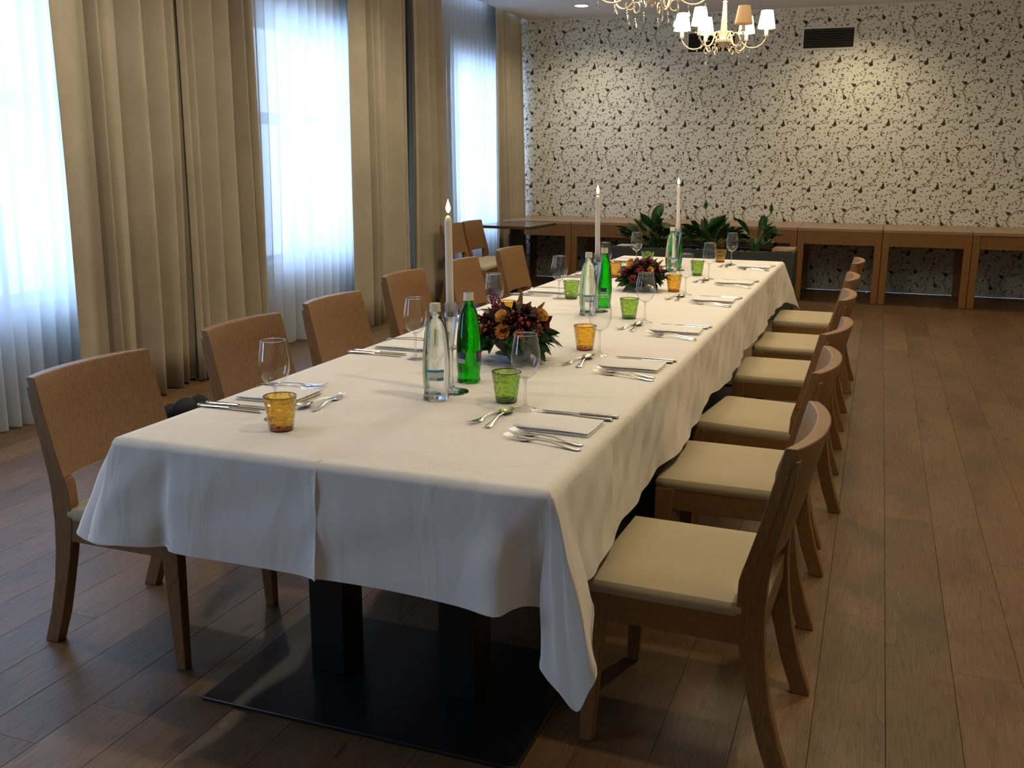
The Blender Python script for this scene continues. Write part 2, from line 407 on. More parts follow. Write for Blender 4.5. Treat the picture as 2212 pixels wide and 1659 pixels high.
# ------------------------------------------------------------------ wallpaper print
TW, THh = .562, .682; X0P, Z0P = -4.058, 2.985
def tp(cx, cy): return (X0P+(cx-370)/705*TW, Z0P-(cy-90)/935*THh)
DARKL = [(50, 120, 60, 1.1), (370, 90, 20, 1.1), (645, 290, 25, 1.15), (255, 470, 45, 1.15), (550, 680, -5, 1.25), (262, 745, -12, 1.25), (415, 315, 40, .7), (180, 560, -20, .9), (65, 665, -35, .9), (690, 450, 0, .0), (765-705, 560, 10, .0), (545, 205, 180, .6), (700, 440, 15, .75), (470, 850, 20, .55)]
BERR = [(435, 600, 3), (465, 190, 3), (312, 250, 3), (625, 190, 3), (130, 340, 3), (220, 355, 4), (265, 890, 4), (200, 745, 2), (688, 770, 3), (103, 490, 2), (480, 330, 2), (630, 520, 2), (600, 910, 3), (375, 660, 2), (450, 90, 2), (465, 475, 1), (720, 640, 2), (205, 735, 1), (485, 840, 2)]
VINES = [[(45, 215), (95, 145), (150, 95), (220, 75), (290, 98), (345, 155)], [(48, 225), (50, 270), (78, 320), (82, 385)], [(85, 385), (130, 410), (190, 395), (250, 420)],
         [(720, 285), (700, 330), (650, 385), (580, 410)], [(525, 320), (510, 420), (462, 530), (445, 610), (400, 680), (300, 702), (270, 760)], [(375, 268), (430, 250), (490, 272), (525, 320)],
         [(330, 410), (350, 320), (375, 268)], [(165, 660), (170, 760), (190, 860), (195, 940), (150, 1000)], [(190, 835), (250, 785)], [(110, 560), (160, 610), (165, 680)],
         [(525, 940), (540, 860), (620, 812), (700, 822)], [(590, 660), (660, 640), (745, 655)], [(470, 520), (560, 500), (610, 440)], [(560, 130), (590, 60), (640, 20)], [(540, 730), (500, 760), (470, 800)], [(480, 130), (600, 180), (640, 250)], [(60, 900), (40, 990), (45, 1050)]]
elems = []; pr = random.Random(3)
def leafp(x, z, ang, L, Wd, m):
    pts = [(0, 0), (.25, .5), (.6, .38), (1, 0), (.6, -.38), (.25, -.5)]
    ca, sa = math.cos(ang), math.sin(ang); L *= 1.35; Wd *= 1.75
    elems.append(([(x+ca*p*L-sa*q*Wd, z+sa*p*L+ca*q*Wd) for p, q in pts], m))
def birdp(x, z, deg, s):
    ang = math.radians(-deg)
    pts = [(0, .026), (.004, .012), (.011, -.002), (.016, -.014), (.008, -.018), (.004, -.024), (-.004, -.020), (-.013, -.016), (-.010, -.006), (-.005, .006)]
    ca, sa = math.cos(ang), math.sin(ang)
    elems.append(([(x+s*(ca*p+sa*q), z+s*(-sa*p+ca*q)) for p, q in pts], 0))
for (cx_, cy_, d, s) in DARKL:
    if s > 0: x_, z_ = tp(cx_, cy_); birdp(x_, z_, d, s*1.35)
for (cx_, cy_, n) in BERR:
    x_, z_ = tp(cx_, cy_)
    for k in range(n):
        a = k*2.1+pr.random(); rr = .009 if n > 1 else 0
        bx, bz = x_+rr*math.cos(a)*1.2, z_+rr*math.sin(a)*1.2
        elems.append(([(bx+.0066*math.cos(q*PI/3), bz+.0066*math.sin(q*PI/3)) for q in range(6)], 0))
    leafp(x_, z_, pr.random()*6.28, .022, .007, 1)
for vi, vn in enumerate(VINES):
    P_ = [Vector(tp(*q)) for q in vn]
    cr = []
    for i in range(len(P_)-1):
        p0, p1, p2, p3 = P_[max(i-1, 0)], P_[i], P_[i+1], P_[min(i+2, len(P_)-1)]
        for k in range(4):
            t = k/4; cr.append(.5*((2*p1)+(p2-p0)*t+(2*p0-5*p1+4*p2-p3)*t*t+(3*p1-p0-3*p2+p3)*t**3))
    cr.append(P_[-1]); L_, R_ = [], []
    for i, p in enumerate(cr):
        d = (cr[min(i+1, len(cr)-1)]-cr[max(i-1, 0)]).normalized(); n = Vector((-d.y, d.x)); hwid = (.0042 if vi in (0, 1) else .0026)*(1 - .4*i/len(cr))
        L_.append(p+n*hwid); R_.append(p-n*hwid)
    for i in range(len(cr)-1): elems.append(([tuple(L_[i]), tuple(L_[i+1]), tuple(R_[i+1]), tuple(R_[i])], 1 if vi < 8 else 2))
    for i in range(1, len(cr), 3):
        leafp(cr[i].x, cr[i].y, pr.random()*6.28, .016+.01*pr.random(), .006, pr.choice((1, 2, 2)))
for gx in range(11):
    for gy in range(15):
        x_, z_ = tp((gx+.5+.8*(pr.random()-.5))*705/11, 40+(gy+.5+.8*(pr.random()-.5))*935/15)
        leafp(x_, z_, pr.choice((.6, 1.2, 2.2, 2.8, -.5))+pr.random()*.5, .014+.014*pr.random(), .0055+.003*pr.random(), pr.choice((1, 2, 1, 2, 1)))
pm = MB()
for ti in range(-1, 15):
    for tj in range(-1, 6):
        for pts, m in elems:
            q = [(a+ti*TW, b-tj*THh+THh*0) for a, b in pts]
            if min(p[0] for p in q) < XL+.01 or max(p[0] for p in q) > XR-.01 or min(p[1] for p in q) < .01 or max(p[1] for p in q) > CEIL-.004: continue
            pm.add([(a, YW-.0012, b) for a, b in q], [tuple(range(len(q)))], m)
wp = build('wallpaper_print', pm, [MAT['print_dark'], MAT['print_mid'], MAT['print_pale']], wall_back, smooth=False); wp['kind'] = 'stuff'
wp['label'] = 'olive and brown vine, leaf and berry print'

# ------------------------------------------------------------------ vents, downlights
def vent(x0, x1, z0, z1, label):
    e = empty('wall_vent', ((x0+x1)/2, YW, (z0+z1)/2)); tag(e, label, 'vent', 'air vents high on the wallpapered wall')
    hw, hh = (x1-x0)/2, (z1-z0)/2; t = .018
    b = MB(); b.box((-hw, -.006, -hh), (hw, -.002, hh)); build('backing', b, MAT['vent_dark'], e, smooth=False)
    f = MB(); f.box((-hw-t, -.012, -hh-t), (-hw, -.002, hh+t)); f.box((hw, -.012, -hh-t), (hw+t, -.002, hh+t)); f.box((-hw, -.012, -hh-t), (hw, -.002, -hh)); f.box((-hw, -.012, hh), (hw, -.002, hh+t))
    build('frame', f, MAT['wall'], e, smooth=False)
    n = 8; sm = None
    for k in range(n):
        z = -hh+(k+.5)*2*hh/n
        if sm is None:
            m_ = MB(); m_.hexa([(-hw, -.022, -.010), (hw, -.022, -.010), (hw, -.006, .004), (-hw, -.006, .004), (-hw, -.022, -.006), (hw, -.022, -.006), (hw, -.006, .008), (-hw, -.006, .008)])
            o = build('slat', m_, MAT['vent_slat'], e, smooth=False); sm = o.data
        else: o = bpy.data.objects.new('slat', sm); COL.objects.link(o); o.parent = e
        o.location = (0, 0, z)
vent(-.94, -.41, 2.68, 2.885, 'dark slatted air vent standing free on the wallpaper beside the chandelier')
vent(-2.225, -1.695, 2.68, 2.885, 'dark slatted air vent half hidden behind the far chandelier')
for i, (x, y) in enumerate(SPOTS):
    if i > 0: continue
    e = empty('downlight', (x, y, CEIL)); tag(e, 'round lit downlight recessed in the ceiling near the corner', 'ceiling light')
    m_ = MB(); m_.lathe([(.074, -.004), (.085, -.006), (.088, 0), (.070, 0)], 32, caps=False); build('trim_ring', m_, MAT['white_trim'], e)
    m_ = MB(); m_.lathe([(.0001, -.004), (.074, -.004), (.074, 0), (.0001, 0)], 32, caps=False); build('lens', m_, MAT['lens'], e)

# ------------------------------------------------------------------ curtains
def curtain(name, label, yt, yb, flat, nf, amp, seed, mt, cat, group, xt=-4.285, xb=-4.20, zt=CEIL+.19, zb=.012, N=320, pb=1.0, solid=.004):
    r_ = random.Random(seed); ph = [r_.random()*6.28 for _ in range(4)]
    K = 14; rows = []
    def fold(s):
        if s < flat: return .55+.25*math.sin(s/flat*4+ph[0]), 0
        u = (s-flat)/(1-flat)
        th = 2*PI*(round(nf)*u + .22*math.sin(2*PI*u*1.3+ph[1]) + .12*math.sin(2*PI*u*2.7+ph[2]))
        mod = .75+.3*math.sin(2*PI*u*1.7+ph[3])
        f = 2*abs(math.sin(th/2+PI/2*0))**.65-1
        return f*mod, math.sin(th)*.15
    for k in range(K+1):
        v = k/K; z = lerp(zt, zb, v); row = []
        for i in range(N+1):
            s = i/N; f, dy = fold(s); A = amp*(.72+.45*v)
            y = lerp(lerp(yt[0], yb[0], v), lerp(yt[1], yb[1], v), s)
            wob = .012*math.sin(3*v+7*s+ph[0])*v
            Lf = (yt[1]-yt[0])/max(nf, 1)
            row.append((lerp(xt, xb, v)+A*f+wob, y+dy*Lf*.22*pb+.01*math.sin(v*4+ph[1]), z+ (0.006*math.sin(s*40+ph[2]) if k == K else 0)))
        rows.append(row)
    m_ = MB(); m_.loft(rows, caps=False, closed=False)
    o = build(name, m_, mt, smooth=True, angle=180, solid=solid)
    tag(o, label, cat, group); return o
G1, G2 = 'beige drapes along the window wall', 'white sheers before the windows'
curtain('curtain', 'beige drape with a wide flat panel, nearest to the frame edge, beside the first sheer', (4.30, 5.46), (4.17, 5.22), .22, 5, .115, 1, MAT['curtain'], 'curtain', G1)
curtain('curtain', 'beige drape hanging full and closest before the middle window, its left side', (5.36, 6.25), (5.22, 6.12), .06, 5, .105, 22, MAT['curtain'], 'curtain', G1)
curtain('curtain', 'beige drape at the far edge of the middle window, flat strip then folds', (7.585, 8.66), (7.34, 8.40), .22, 5, .095, 5, MAT['curtain'], 'curtain', G1)
curtain('curtain', 'beige drape beside the far window, behind the back of the first candle', (8.72, 9.42), (8.50, 9.33), .06, 4, .10, 8, MAT['curtain'], 'curtain', G1)
curtain('curtain', 'narrow beige drape in the corner against the patterned wallpaper', (10.90, 11.80), (10.80, 11.80), .14, 5, .065, 13, MAT['curtain'], 'curtain', G1, zb=.01)
curtain('sheer_curtain', 'backlit white sheer at the frame edge, behind the nearest wooden chair', (2.9, 4.62), (2.85, 4.50), .0001, 15, .045, 4, MAT['sheer'], 'curtain', G2, -4.40, -4.34, N=240, solid=0)
curtain('sheer_curtain', 'backlit white sheer over the middle window, between two beige drapes', (6.10, 7.85), (5.95, 7.62), .0001, 13, .045, 6, MAT['sheer'], 'curtain', G2, -4.40, -4.34, N=240, solid=0)
curtain('sheer_curtain', 'backlit white sheer of the far corner window, behind the dark table', (9.3, 11.25), (9.2, 11.2), .0001, 16, .042, 9, MAT['sheer'], 'curtain', G2, -4.40, -4.34, N=240, solid=0)

# ================================================================== dining tables + cloth
T = .762
TABX0, TABX1, TY0, TY1 = -1.752, -.588, 1.845, 7.105
nt_ = 6; tl_ = (TY1-TY0)/nt_
PLACE = ['nearest', 'second', 'third', 'fourth', 'fifth', 'farthest']
for i in range(nt_):
    yc = TY0+(i+.5)*tl_
    e = empty('dining_table', (-1.165, yc-(.03 if i == 0 else 0), 0))
    tag(e, ['black pedestal table at the near end, its flat base plate in full view', 'black pedestal table under the cloth, second from the near end', 'black pedestal table under the cloth, third from the near end',
            'black pedestal table under the cloth, fourth from the near end', 'black pedestal table under the cloth, fifth from the near end', 'black pedestal table at the far end under the cloth'][i], 'table', 'pedestal tables under the long cloth')
    off = .03 if i == 0 else 0
    m_ = MB(); m_.box((-.57, -tl_/2+.012+off, .725), (.565, tl_/2-.002+off, .7535)); build('tabletop', m_, MAT['dark_top'], e, smooth=False)
    m_ = MB(); m_.box((-.4575, -.29, 0), (.4575, .29, .012)); build('base_plate', m_, MAT['black'], e, bevel=.003)
    for sx in (-1, 1):
        m_ = MB(); m_.box((sx*.20-.055, -.055, .012), (sx*.20+.055, .055, .725)); build('pedestal', m_, MAT['black'], e, bevel=.004)

def cloth():
    # control points around the table: (param, top x, top y, hem x, hem y, hem z)
    C_ = []
    x0, x1, y0, y1 = TABX0+.004, TABX1-.004, TY0+.004, TY1-.004
    def cp(tx, ty, hx, hy, hz): C_.append((tx, ty, hx, hy, hz))
    r_ = random.Random(5)
    # front edge left -> right
    cp(x0+.004, y0+.05, -1.93, 1.985, .440)
    cp(x0, y0+.02, -1.965, 1.925, .452)
    cp(x0+.002, y0+.008, -1.86, 1.890, .445)
    cp(x0+.004, y0+.004, -1.775, 1.905, .455)
    cp(x0+.006, y0+.002, -1.835, 1.850, .486)
    cp(x0+.012, y0, -1.812, 1.818, .490)
    cp(x0+.05, y0, -1.74, 1.812, .492)
    cp(x0+.12, y0, -1.65, 1.832, .492)
    cp(x0+.165, y0, -1.605, 1.852, .493)
    cp(x0+.20, y0, -1.56, 1.826, .492)
    cp(x0+.35, y0, -1.40, 1.835, .488)
    cp(x0+.52, y0, -1.23, 1.838, .486)
    cp(x0+.578, y0, -1.172, 1.828, .486)
    cp(x0+.588, y0, -1.157, 1.818, .486)
    cp(x0+.60, y0, -1.143, 1.832, .487)
    cp(x0+.78, y0, -.97, 1.836, .486)
    cp(x0+.95, y0, -.80, 1.822, .484)
    cp(x0+1.03, y0, -.705, 1.800, .484)
    cp(x0+1.08, y0, -.675, 1.830, .492)
    cp(x0+1.12, y0, -.645, 1.850, .498)
    cp(x0+1.14, y0, -.600, 1.880, .480)
    cp(x0+1.15, y0, -.580, 1.890, .430)
    # corner flap
    cp(x1-.010, y0+.000, -.612, 1.848, .372)
    cp(x1-.006, y0+.001, -.598, 1.838, .345)
    cp(x1-.004, y0+.002, -.56, 1.826, .318)
    cp(x1-.002, y0+.004, -.520, 1.818, .288)
    cp(x1-.001, y0+.006, -.495, 1.816, .340)
    cp(x1, y0+.010, -.480, 1.830, .380)
    cp(x1, y0+.03, -.512, 1.90, .41)
    cp(x1, y0+.08, -.535, 1.99, .455)
    # right side
    ny = 64
    for i in range(ny):
        y = y0+.14+(y1-.14-y0-.14)*i/(ny-1)
        f = .0045*math.sin(i*1.9+.6*math.sin(i*.7))+.012*math.sin(i*.41+1)+.006*math.sin(i*.93)
        cp(x1, y, x1+.014+f, y+.006*math.sin(i*2.3), .488+.004*math.sin(i*.5+2))
    cp(x1, y1-.06, -.540, y1-.02, .475)
    cp(x1, y1-.02, -.490, y1+.03, .450)
    cp(x1, y1-.005, -.468, y1+.06, .42)
    cp(x1-.005, y1, -.50, y1+.055, .44)
    cp(x1-.03, y1, -.58, y1+.02, .47)
    for i in range(13):
        x = x1-.10-(x1-x0-.2)*i/12; cp(x, y1, x, y1+.014+.012*math.sin(i*1.7), .49)
    cp(x0+.03, y1, x0-.01, y1+.03, .46)
    cp(x0+.003, y1-.003, x0-.09, y1+.05, .43)
    cp(x0, y1-.03, x0-.05, y1+.01, .46)
    for i in range(ny):
        y = y1-.12-(y1-.12-y0-.22)*i/(ny-1)
        f = .014*math.sin(i*1.7+2)+.010*math.sin(i*.6+1)
        cp(x0, y, x0-.014-f, y+.01*math.sin(i*2.1), .487+.008*math.sin(i*.8))
    cp(x0, y0+.16, -1.83, 2.04, .47)
    # resample smoothly (Catmull-Rom, 4 per span)
    n = len(C_); Q = []
    for i in range(n):
        p0, p1, p2, p3 = (C_[(i+k) % n] for k in (-1, 0, 1, 2))
        for k in range(4):
            t = k/4; Q.append(tuple(.5*(2*b+(c-a)*t+(2*a-5*b+4*c-d)*t*t+(3*b-a-3*c+d)*t**3) for a, b, c, d in zip(p0, p1, p2, p3)))
    Q = [(min(max(q[0], x0), x1), min(max(q[1], y0), y1), q[2], q[3], q[4]) for q in Q]
    rows = []
    inset = .006
    def ins(q, d): return (min(max(q[0], x0+d), x1-d), min(max(q[1], y0+d), y1-d))
    a = [(*ins(q, .03), T) for q in Q]; rows.append(a)
    rows.append([(*ins(q, .008), T-.0004) for q in Q])
    for s, sd in ((.015, .35), (.035, .8), (.07, 1.0)):
        row = []
        for q in Q:
            bx, by = ins(q, .008*(1-sd)); k = s
            row.append((lerp(bx, q[2], k), lerp(by, q[3], k), lerp(T, q[4], s*1.0)-(.002 if s < .03 else .0)))
        rows.append(row)
    for j in range(1, 15):
        s = .07+.93*j/14; row = []
        for i, q in enumerate(Q):
            k = s + .0
            wob = .0035*math.sin(i*.55+9*s)*math.sin(PI*s) + .003*math.sin(i*.21-4*s)*math.sin(PI*s)
            hx, hy = lerp(q[0], q[2], k), lerp(q[1], q[3], k)
            nx, ny_ = (hx-(x0+x1)/2), 0
            if x0+.02 < q[0] < x1-.02: hy += wob*.8
            else: hx += wob*1.0+.004*math.sin(i*.9+1.7*math.sin(i*.13))*math.sin(PI*s)**.7
            row.append((hx, hy, lerp(T, q[4], s)))
        rows.append(row)
    m_ = MB(); m_.loft(rows, caps=False)
    # hem band, slightly thicker
    # flat top as strips
    tx = [x0+.03+(x1-x0-.06)*i/14 for i in range(15)]; ty = [y0+.03+(y1-y0-.06)*j/60 for j in range(61)]
    g = [[(tx[i], ty[j], T+ (.0006*math.sin(tx[i]*9+2*math.sin(ty[j]*2.3))*math.sin(ty[j]*4.1) if 0 < i < 14 and 0 < j < 60 else 0)) for i in range(15)] for j in range(61)]
    m_.loft(g, caps=False, closed=False)
    o = build('tablecloth', m_, MAT['cloth'], smooth=True, angle=70)
    tag(o, 'long white cloth covering the whole dining table, corner hanging low at the front', 'tablecloth')
    # stitched hem as a thin raised band
    hm = MB(); last, prev = rows[-1], rows[-2]
    rr = []
    for a, b in zip(prev, last):
        d = (Vector(a)-Vector(b)).normalized(); P1 = Vector(b); P0 = P1+d*.014
        c = Vector(((x0+x1)/2, min(max(b[1], y0+.3), y1-.3), b[2])); nrm = (P1-c); nrm.z = 0; nrm = nrm.normalized()*.0016
        rr.append((P0+nrm, P1+nrm, P1-nrm, P0-nrm))
    hm.loft([[q[k] for q in rr] for k in (0, 1, 2, 3)], caps=False)
    build('hem', hm, MAT['cloth'], o, smooth=True)
cloth()

# ================================================================== chairs
def make_chair():
    root = empty('dining_chair')
    W2 = .237
    m_ = MB()
    nx, ny = 12, 12
    def cush(u, v, top):
        x = lerp(-W2+.004, W2-.004, u); yb = -.155; yf = .236
        if abs(x) > W2-.04: yb = -.14
        y = lerp(yb, yf, v)
        e = min(u, 1-u, v*1.0, 1-v)/.5; dome = 1-(1-min(1, e*3.2))**3
        return (x, y, (.443+.014*dome) if top else .410)
    top = [[cush(i/nx, j/ny, True) for i in range(nx+1)] for j in range(ny+1)]
    m_.loft(top, caps=False, closed=False)
    per = [(i, 0) for i in range(nx)]+[(nx, j) for j in range(ny)]+[(i, ny) for i in range(nx, 0, -1)]+[(0, j) for j in range(ny, 0, -1)]
    r0 = [top[j][i] for i, j in per]
    def off(p, d): c = Vector((0, .04, p[2])); v = Vector(p)-c; v.z = 0; v.normalize(); return (p[0]+v.x*d, p[1]+v.y*d)
    rings = [[(*off(p, 0), p[2]) for p in r0], [(*off(p, .006), .434) for p in r0], [(*off(p, .007), .424) for p in r0], [(*off(p, .002), .411) for p in r0]]
    m_.loft([list(reversed(q)) for q in rings], caps=False)
    build('seat', m_, MAT['cushion'], root, angle=180)
    m_ = MB()
    z0, z1 = .340, .411
    m_.box((-W2+.05, .207, z0), (W2-.05, .231, z1)); m_.box((-W2+.04, -.19, z0), (W2-.04, -.165, z1))
    for s in (-1, 1): m_.box((min(s*(W2-.002), s*(W2-.026)), -.15, z0), (max(s*(W2-.002), s*(W2-.026)), .19, z1))
    m_.box((-W2+.024, -.165, .402), (W2-.024, .207, .409))
    build('seat_frame', m_, MAT['chair_wood_y'], root, bevel=.002)
    for s in (-1, 1):
        m_ = MB(); xo = s*W2
        def rect(xa, xb, ya, yb, z): return [(xa, ya, z), (xb, ya, z), (xb, yb, z), (xa, yb, z)]
        xi = s*(W2-.036); a, b = min(xo, xi), max(xo, xi)
        xi0 = s*(W2-.028); a0, b0 = min(xo, xi0), max(xo, xi0)
        m_.loft([rect(a0, b0, .207, .24, 0), rect(a, b, .185, .24, .34), rect(a, b, .178, .24, .411)])
        build('leg', m_, MAT['chair_wood'], root, bevel=.003)
        m_ = MB()
        prof = [(0, -.282, -.234), (.10, -.248, -.198), (.20, -.222, -.172), (.30, -.206, -.148), (.40, -.198, -.131), (.50, -.200, -.134), (.534, -.204, -.142), (.536, -.204, -.166), (.62, -.219, -.190), (.72, -.240, -.214), (.800, -.252, -.234)]
        m_.loft([rect(a, b, o_, i_, z) for z, o_, i_ in prof])
        build('leg', m_, MAT['chair_wood'], root, bevel=.003)
    # curved backrest
    m_ = MB(); n = 16
    def ring(z, sh, thick):
        inn, out = [], []
        for k in range(n+1):
            t = -1+2*k/n; x = t*(W2+.002); bow = 1-abs(t)**2.3
            inn.append((x, sh-.040*bow, z)); out.append((x, sh-thick-.048*bow, z))
        return inn+out[::-1]
    m_.loft([ring(.535, -.143, .026), ring(.62, -.167, .027), ring(.73, -.194, .028), ring(.824, -.216, .029), ring(.829, -.219, .025)])
    build('backrest', m_, MAT['chair_wood'], root, angle=50, bevel=.002)
    return root
chair0 = make_chair(); used = [False]
def place_chair(x, y, rz, label, group):
    o = chair0 if not used[0] else copy_tree(chair0); used[0] = True
    o.location = (x, y, 0); o.rotation_euler = (0, 0, math.radians(rz)); tag(o, label, 'chair', group); return o
GR, GL = 'cream seated chairs along the aisle side of the table', 'chairs along the window side of the table'
RC = [(-.358, 2.382, 88, 'wooden chair with a cream seat nearest to the viewer on the aisle side'),
      (-.362, 3.222, 89, 'aisle side wooden chair with cream seat, second from the near end'),
      (-.352, 3.955, 83, 'aisle side wooden chair with cream seat, third from the near end, turned slightly'),
      (-.355, 4.905, 90, 'aisle side wooden chair with cream seat, fourth from the near end'),
      (-.358, 5.72, 90, 'aisle side wooden chair with cream seat, fifth from the near end'),
      (-.345, 6.68, 90, 'aisle side wooden chair with cream seat at the far end')]
for x, y, r_, l in RC: place_chair(x, y, r_, l, GR)
LCH = [(-2.005, 2.315, -90, 'wooden chair at the near corner on the window side, its whole back and legs showing'),
       (-2.045, 3.15, -90, 'window side wooden chair, second from the near end, before the folded drape'),
       (-2.075, 3.88, -90, 'window side wooden chair, third from the near end, against the middle sheer'),
       (-2.225, 4.90, -90, 'window side wooden chair, fourth from the near end'),
       (-2.215, 5.70, -90, 'window side wooden chair, fifth from the near end, behind the first candle'),
       (-2.235, 6.62, -90, 'window side wooden chair at the far end of the row')]
for x, y, r_, l in LCH: place_chair(x, y, r_, l, GL)
place_chair(-3.74, 8.98, -90, 'wooden chair beyond the table row, standing before the far sheer, the nearer of two', 'pair of chairs by the corner table')
place_chair(-3.74, 9.52, -90, 'wooden chair by the corner table with its cream seat showing, the farther of two', 'pair of chairs by the corner table')

# ================================================================== sideboard tables along the wall
xs = [-4.125, -3.29, -2.455, -1.62, -.787, .062, .910, 1.745, 2.58]
BL = ['tucked in the window corner', 'second from the window corner', 'third from the window corner', 'behind the left part of the planter', 'behind the planter plants',
      'right of the planter, the first standing clear', 'with an inset apron panel, right of the chair backs', 'at the frame edge', 'beyond the frame edge']
for i in range(8):
    x0, x1 = xs[i]+.003, xs[i+1]-.003; w_ = x1-x0
    e = empty('wall_table', ((x0+x1)/2, 11.36, 0)); tag(e, 'oak table against the back wall, '+BL[i], 'table', 'oak tables in a row along the back wall')
    hw, d = w_/2, .515
    m_ = MB(); m_.box((-hw, -d-.005, .735), (hw, d, .768)); build('tabletop', m_, MAT['lit_top_and_board'], e, bevel=.003)
    m_ = MB(); inset = .014 if i in (6, 2) else 0.0
    lg = .068
    m_.box((-hw+lg, -d+inset, .60), (hw-lg, -d+inset+.022, .735)); m_.box((-hw+lg, d-.03, .60), (hw-lg, d-.008, .735))
    m_.box((-hw+.004, -d+lg, .60), (-hw+.026, d-lg, .735)); m_.box((hw-.026, -d+lg, .60), (hw-.004, d-lg, .735))
    build('apron', m_, MAT['bench_wood'], e, smooth=False)
    for sx in (-1, 1):
        for sy in (-1, 1):
            m_ = MB(); xa, xb = sorted((sx*hw, sx*(hw-lg))); ya, yb = sorted((sy*d, sy*(d-lg)))
            if sy > 0: yb -= .006; ya -= .006
            m_.box((xa, ya, 0), (xb, yb, .735)); build('leg', m_, MAT['bench_wood'], e, bevel=.003)

# corner table
e = empty('corner_table', (-3.715, 10.20, 0), math.radians(-3)); tag(e, 'small dark topped table on a black pedestal in the window corner', 'table')
m_ = MB(); m_.box((-.31, -.40, .735), (.31, .40, .765)); build('tabletop', m_, MAT['dark_top'], e, bevel=.002)
m_ = MB(); m_.box((-.25, -.25, 0), (.25, .25, .012)); build('base_plate', m_, MAT['black'], e, bevel=.002)
m_ = MB(); m_.box((-.06, -.06, .012), (.06, .06, .735)); build('pedestal', m_, MAT['black'], e, bevel=.002)

# ================================================================== planter with peace lilies
PX0, PX1, PY0, PY1, PZ = -2.41, -.69, 9.30, 9.72, .632
e = empty('planter', ((PX0+PX1)/2, (PY0+PY1)/2, 0)); tag(e, 'long dark rectangular planter behind the far end of the dining table', 'planter')
hw, hd, t = (PX1-PX0)/2, (PY1-PY0)/2, .015
m_ = MB()
m_.box((-hw, -hd, 0), (hw, -hd+t, PZ)); m_.box((-hw, hd-t, 0), (hw, hd, PZ)); m_.box((-hw, -hd+t, 0), (-hw+t, hd-t, PZ)); m_.box((hw-t, -hd+t, 0), (hw, hd-t, PZ)); m_.box((-hw+t, -hd+t, 0), (hw-t, hd-t, .02))
build('trough', m_, MAT['planter'], e, bevel=.003)
m_ = MB(); m_.box((-hw+t+.002, -hd+t+.002, .5), (hw-t-.002, hd-t-.002, .60)); so = build('soil', m_, MAT['soil'], e, smooth=False); so['kind'] = 'stuff'
m_ = MB(); r_ = random.Random(9)
for k in range(260):
    m_.sphere((r_.uniform(-hw+.04, hw-.04), r_.uniform(-hd+.04, hd-.04), .605), r_.uniform(.007, .014), 6, 4, sz=.7)
pb = build('pebbles', m_, MAT['pebble'], e); pb['kind'] = 'stuff'; pb['label'] = 'pale pebbles over the soil'
m_ = MB(); m_.box((-.10, -.17, 0), (.10, .15, .022))
o = build('wooden_board', m_, MAT['lit_top_and_board'], loc=(-.80, 9.56, PZ+.001), bevel=.002); tag(o, 'pale wooden board lying across the aisle end of the dark planter', 'board')
m_ = MB(); m_.hexa([(-.09, -.08, 0), (.10, -.07, 0), (.11, .08, .004), (-.07, .07, .004), (-.09, -.08, .003), (.10, -.07, .003), (.11, .08, .007), (-.07, .07, .007)])
o = build('paper_sheet', m_, MAT['label_white'], loc=(-2.30, 9.50, PZ+.001)); tag(o, 'pale sheet lying on the window end of the planter', 'paper')
def lily_leaf_mesh(L, Wd, stem, droop):
    m_ = MB(); n = 9; rows = []
    for k in range(n+1):
        t = k/n; w_ = Wd*1.25*(math.sin(PI*t**.8)**.9)*(1-t)**.25 if 0 < k < n else .001
        y = L*t*math.cos(droop*t); z = stem*0+L*t*math.sin(.9)*(1-droop*t*.8)*.6
        rows.append([(-w_, y, z+w_*.35), (-w_*.5, y, z+w_*.12), (0, y, z), (w_*.5, y, z+w_*.12), (w_, y, z+w_*.35)])
    m_.loft(rows, caps=False, closed=False); return m_
leaf_meshes = []
for (L, Wd, dr) in ((.25, .046, .7), (.21, .050, .4), (.27, .034, 1.0)):
    o = build('leaf', lily_leaf_mesh(L, Wd, 0, dr), MAT['lily'], angle=180); leaf_meshes.append(o.data); bpy.data.objects.remove(o)
def lily(x, y, n, spread, h, seed, label, specials=()):
    e = empty('peace_lily', (x, y, .60)); tag(e, label, 'plant', 'leafy plants in the dark planter'); r_ = random.Random(seed)
    st = MB()
    items = [(r_.uniform(0, 2*PI), r_.random(), None) for _ in range(n)]+[(a, q, z) for a, q, z in specials]
    for a, q, zz in items:
        rad = spread*(.10+.75*q); z = zz if zz is not None else h*(1-.62*q)*r_.uniform(.55, 1.0)
        bx, by = rad*math.cos(a), rad*math.sin(a)*.45
        st.tube([(r_.uniform(-.04, .04), r_.uniform(-.03, .03), 0), (bx*.5, by*.5, z*.6), (bx, by, z)], .0035, 4)
        o = bpy.data.objects.new('leaf', r_.choice(leaf_meshes)); COL.objects.link(o); o.parent = e
        o.location = (bx, by, z); el = r_.uniform(-.5, .9)*(1-q*.5) if zz is None else 1.05
        o.rotation_euler = (el, r_.uniform(-.5, .5), a-PI/2+r_.uniform(-.5, .5)); s_ = r_.uniform(.75, 1.1); o.scale = (s_, s_, s_)
    build('stems', st, MAT['lily'], e)
    return e
l1 = lily(-2.04, 9.51, 44, .29, .27, 1, 'dense leafy plant at the window end of the planter', [(1.2, .15, .22), (1.9, .25, .26), (.9, .4, .17), (2.6, .5, .18), (4.5, .3, .2)])
l2 = lily(-1.50, 9.51, 44, .30, .24, 4, 'leafy plant in the middle of the planter behind the third candle', [(1.8, .25, .20), (.6, .5, .16), (4.2, .3, .16)])
l3 = lily(-1.06, 9.51, 20, .22, .24, 8, 'looser leafy plant at the aisle end of the planter', [(1.3, .2, .20), (.7, .4, .2)])
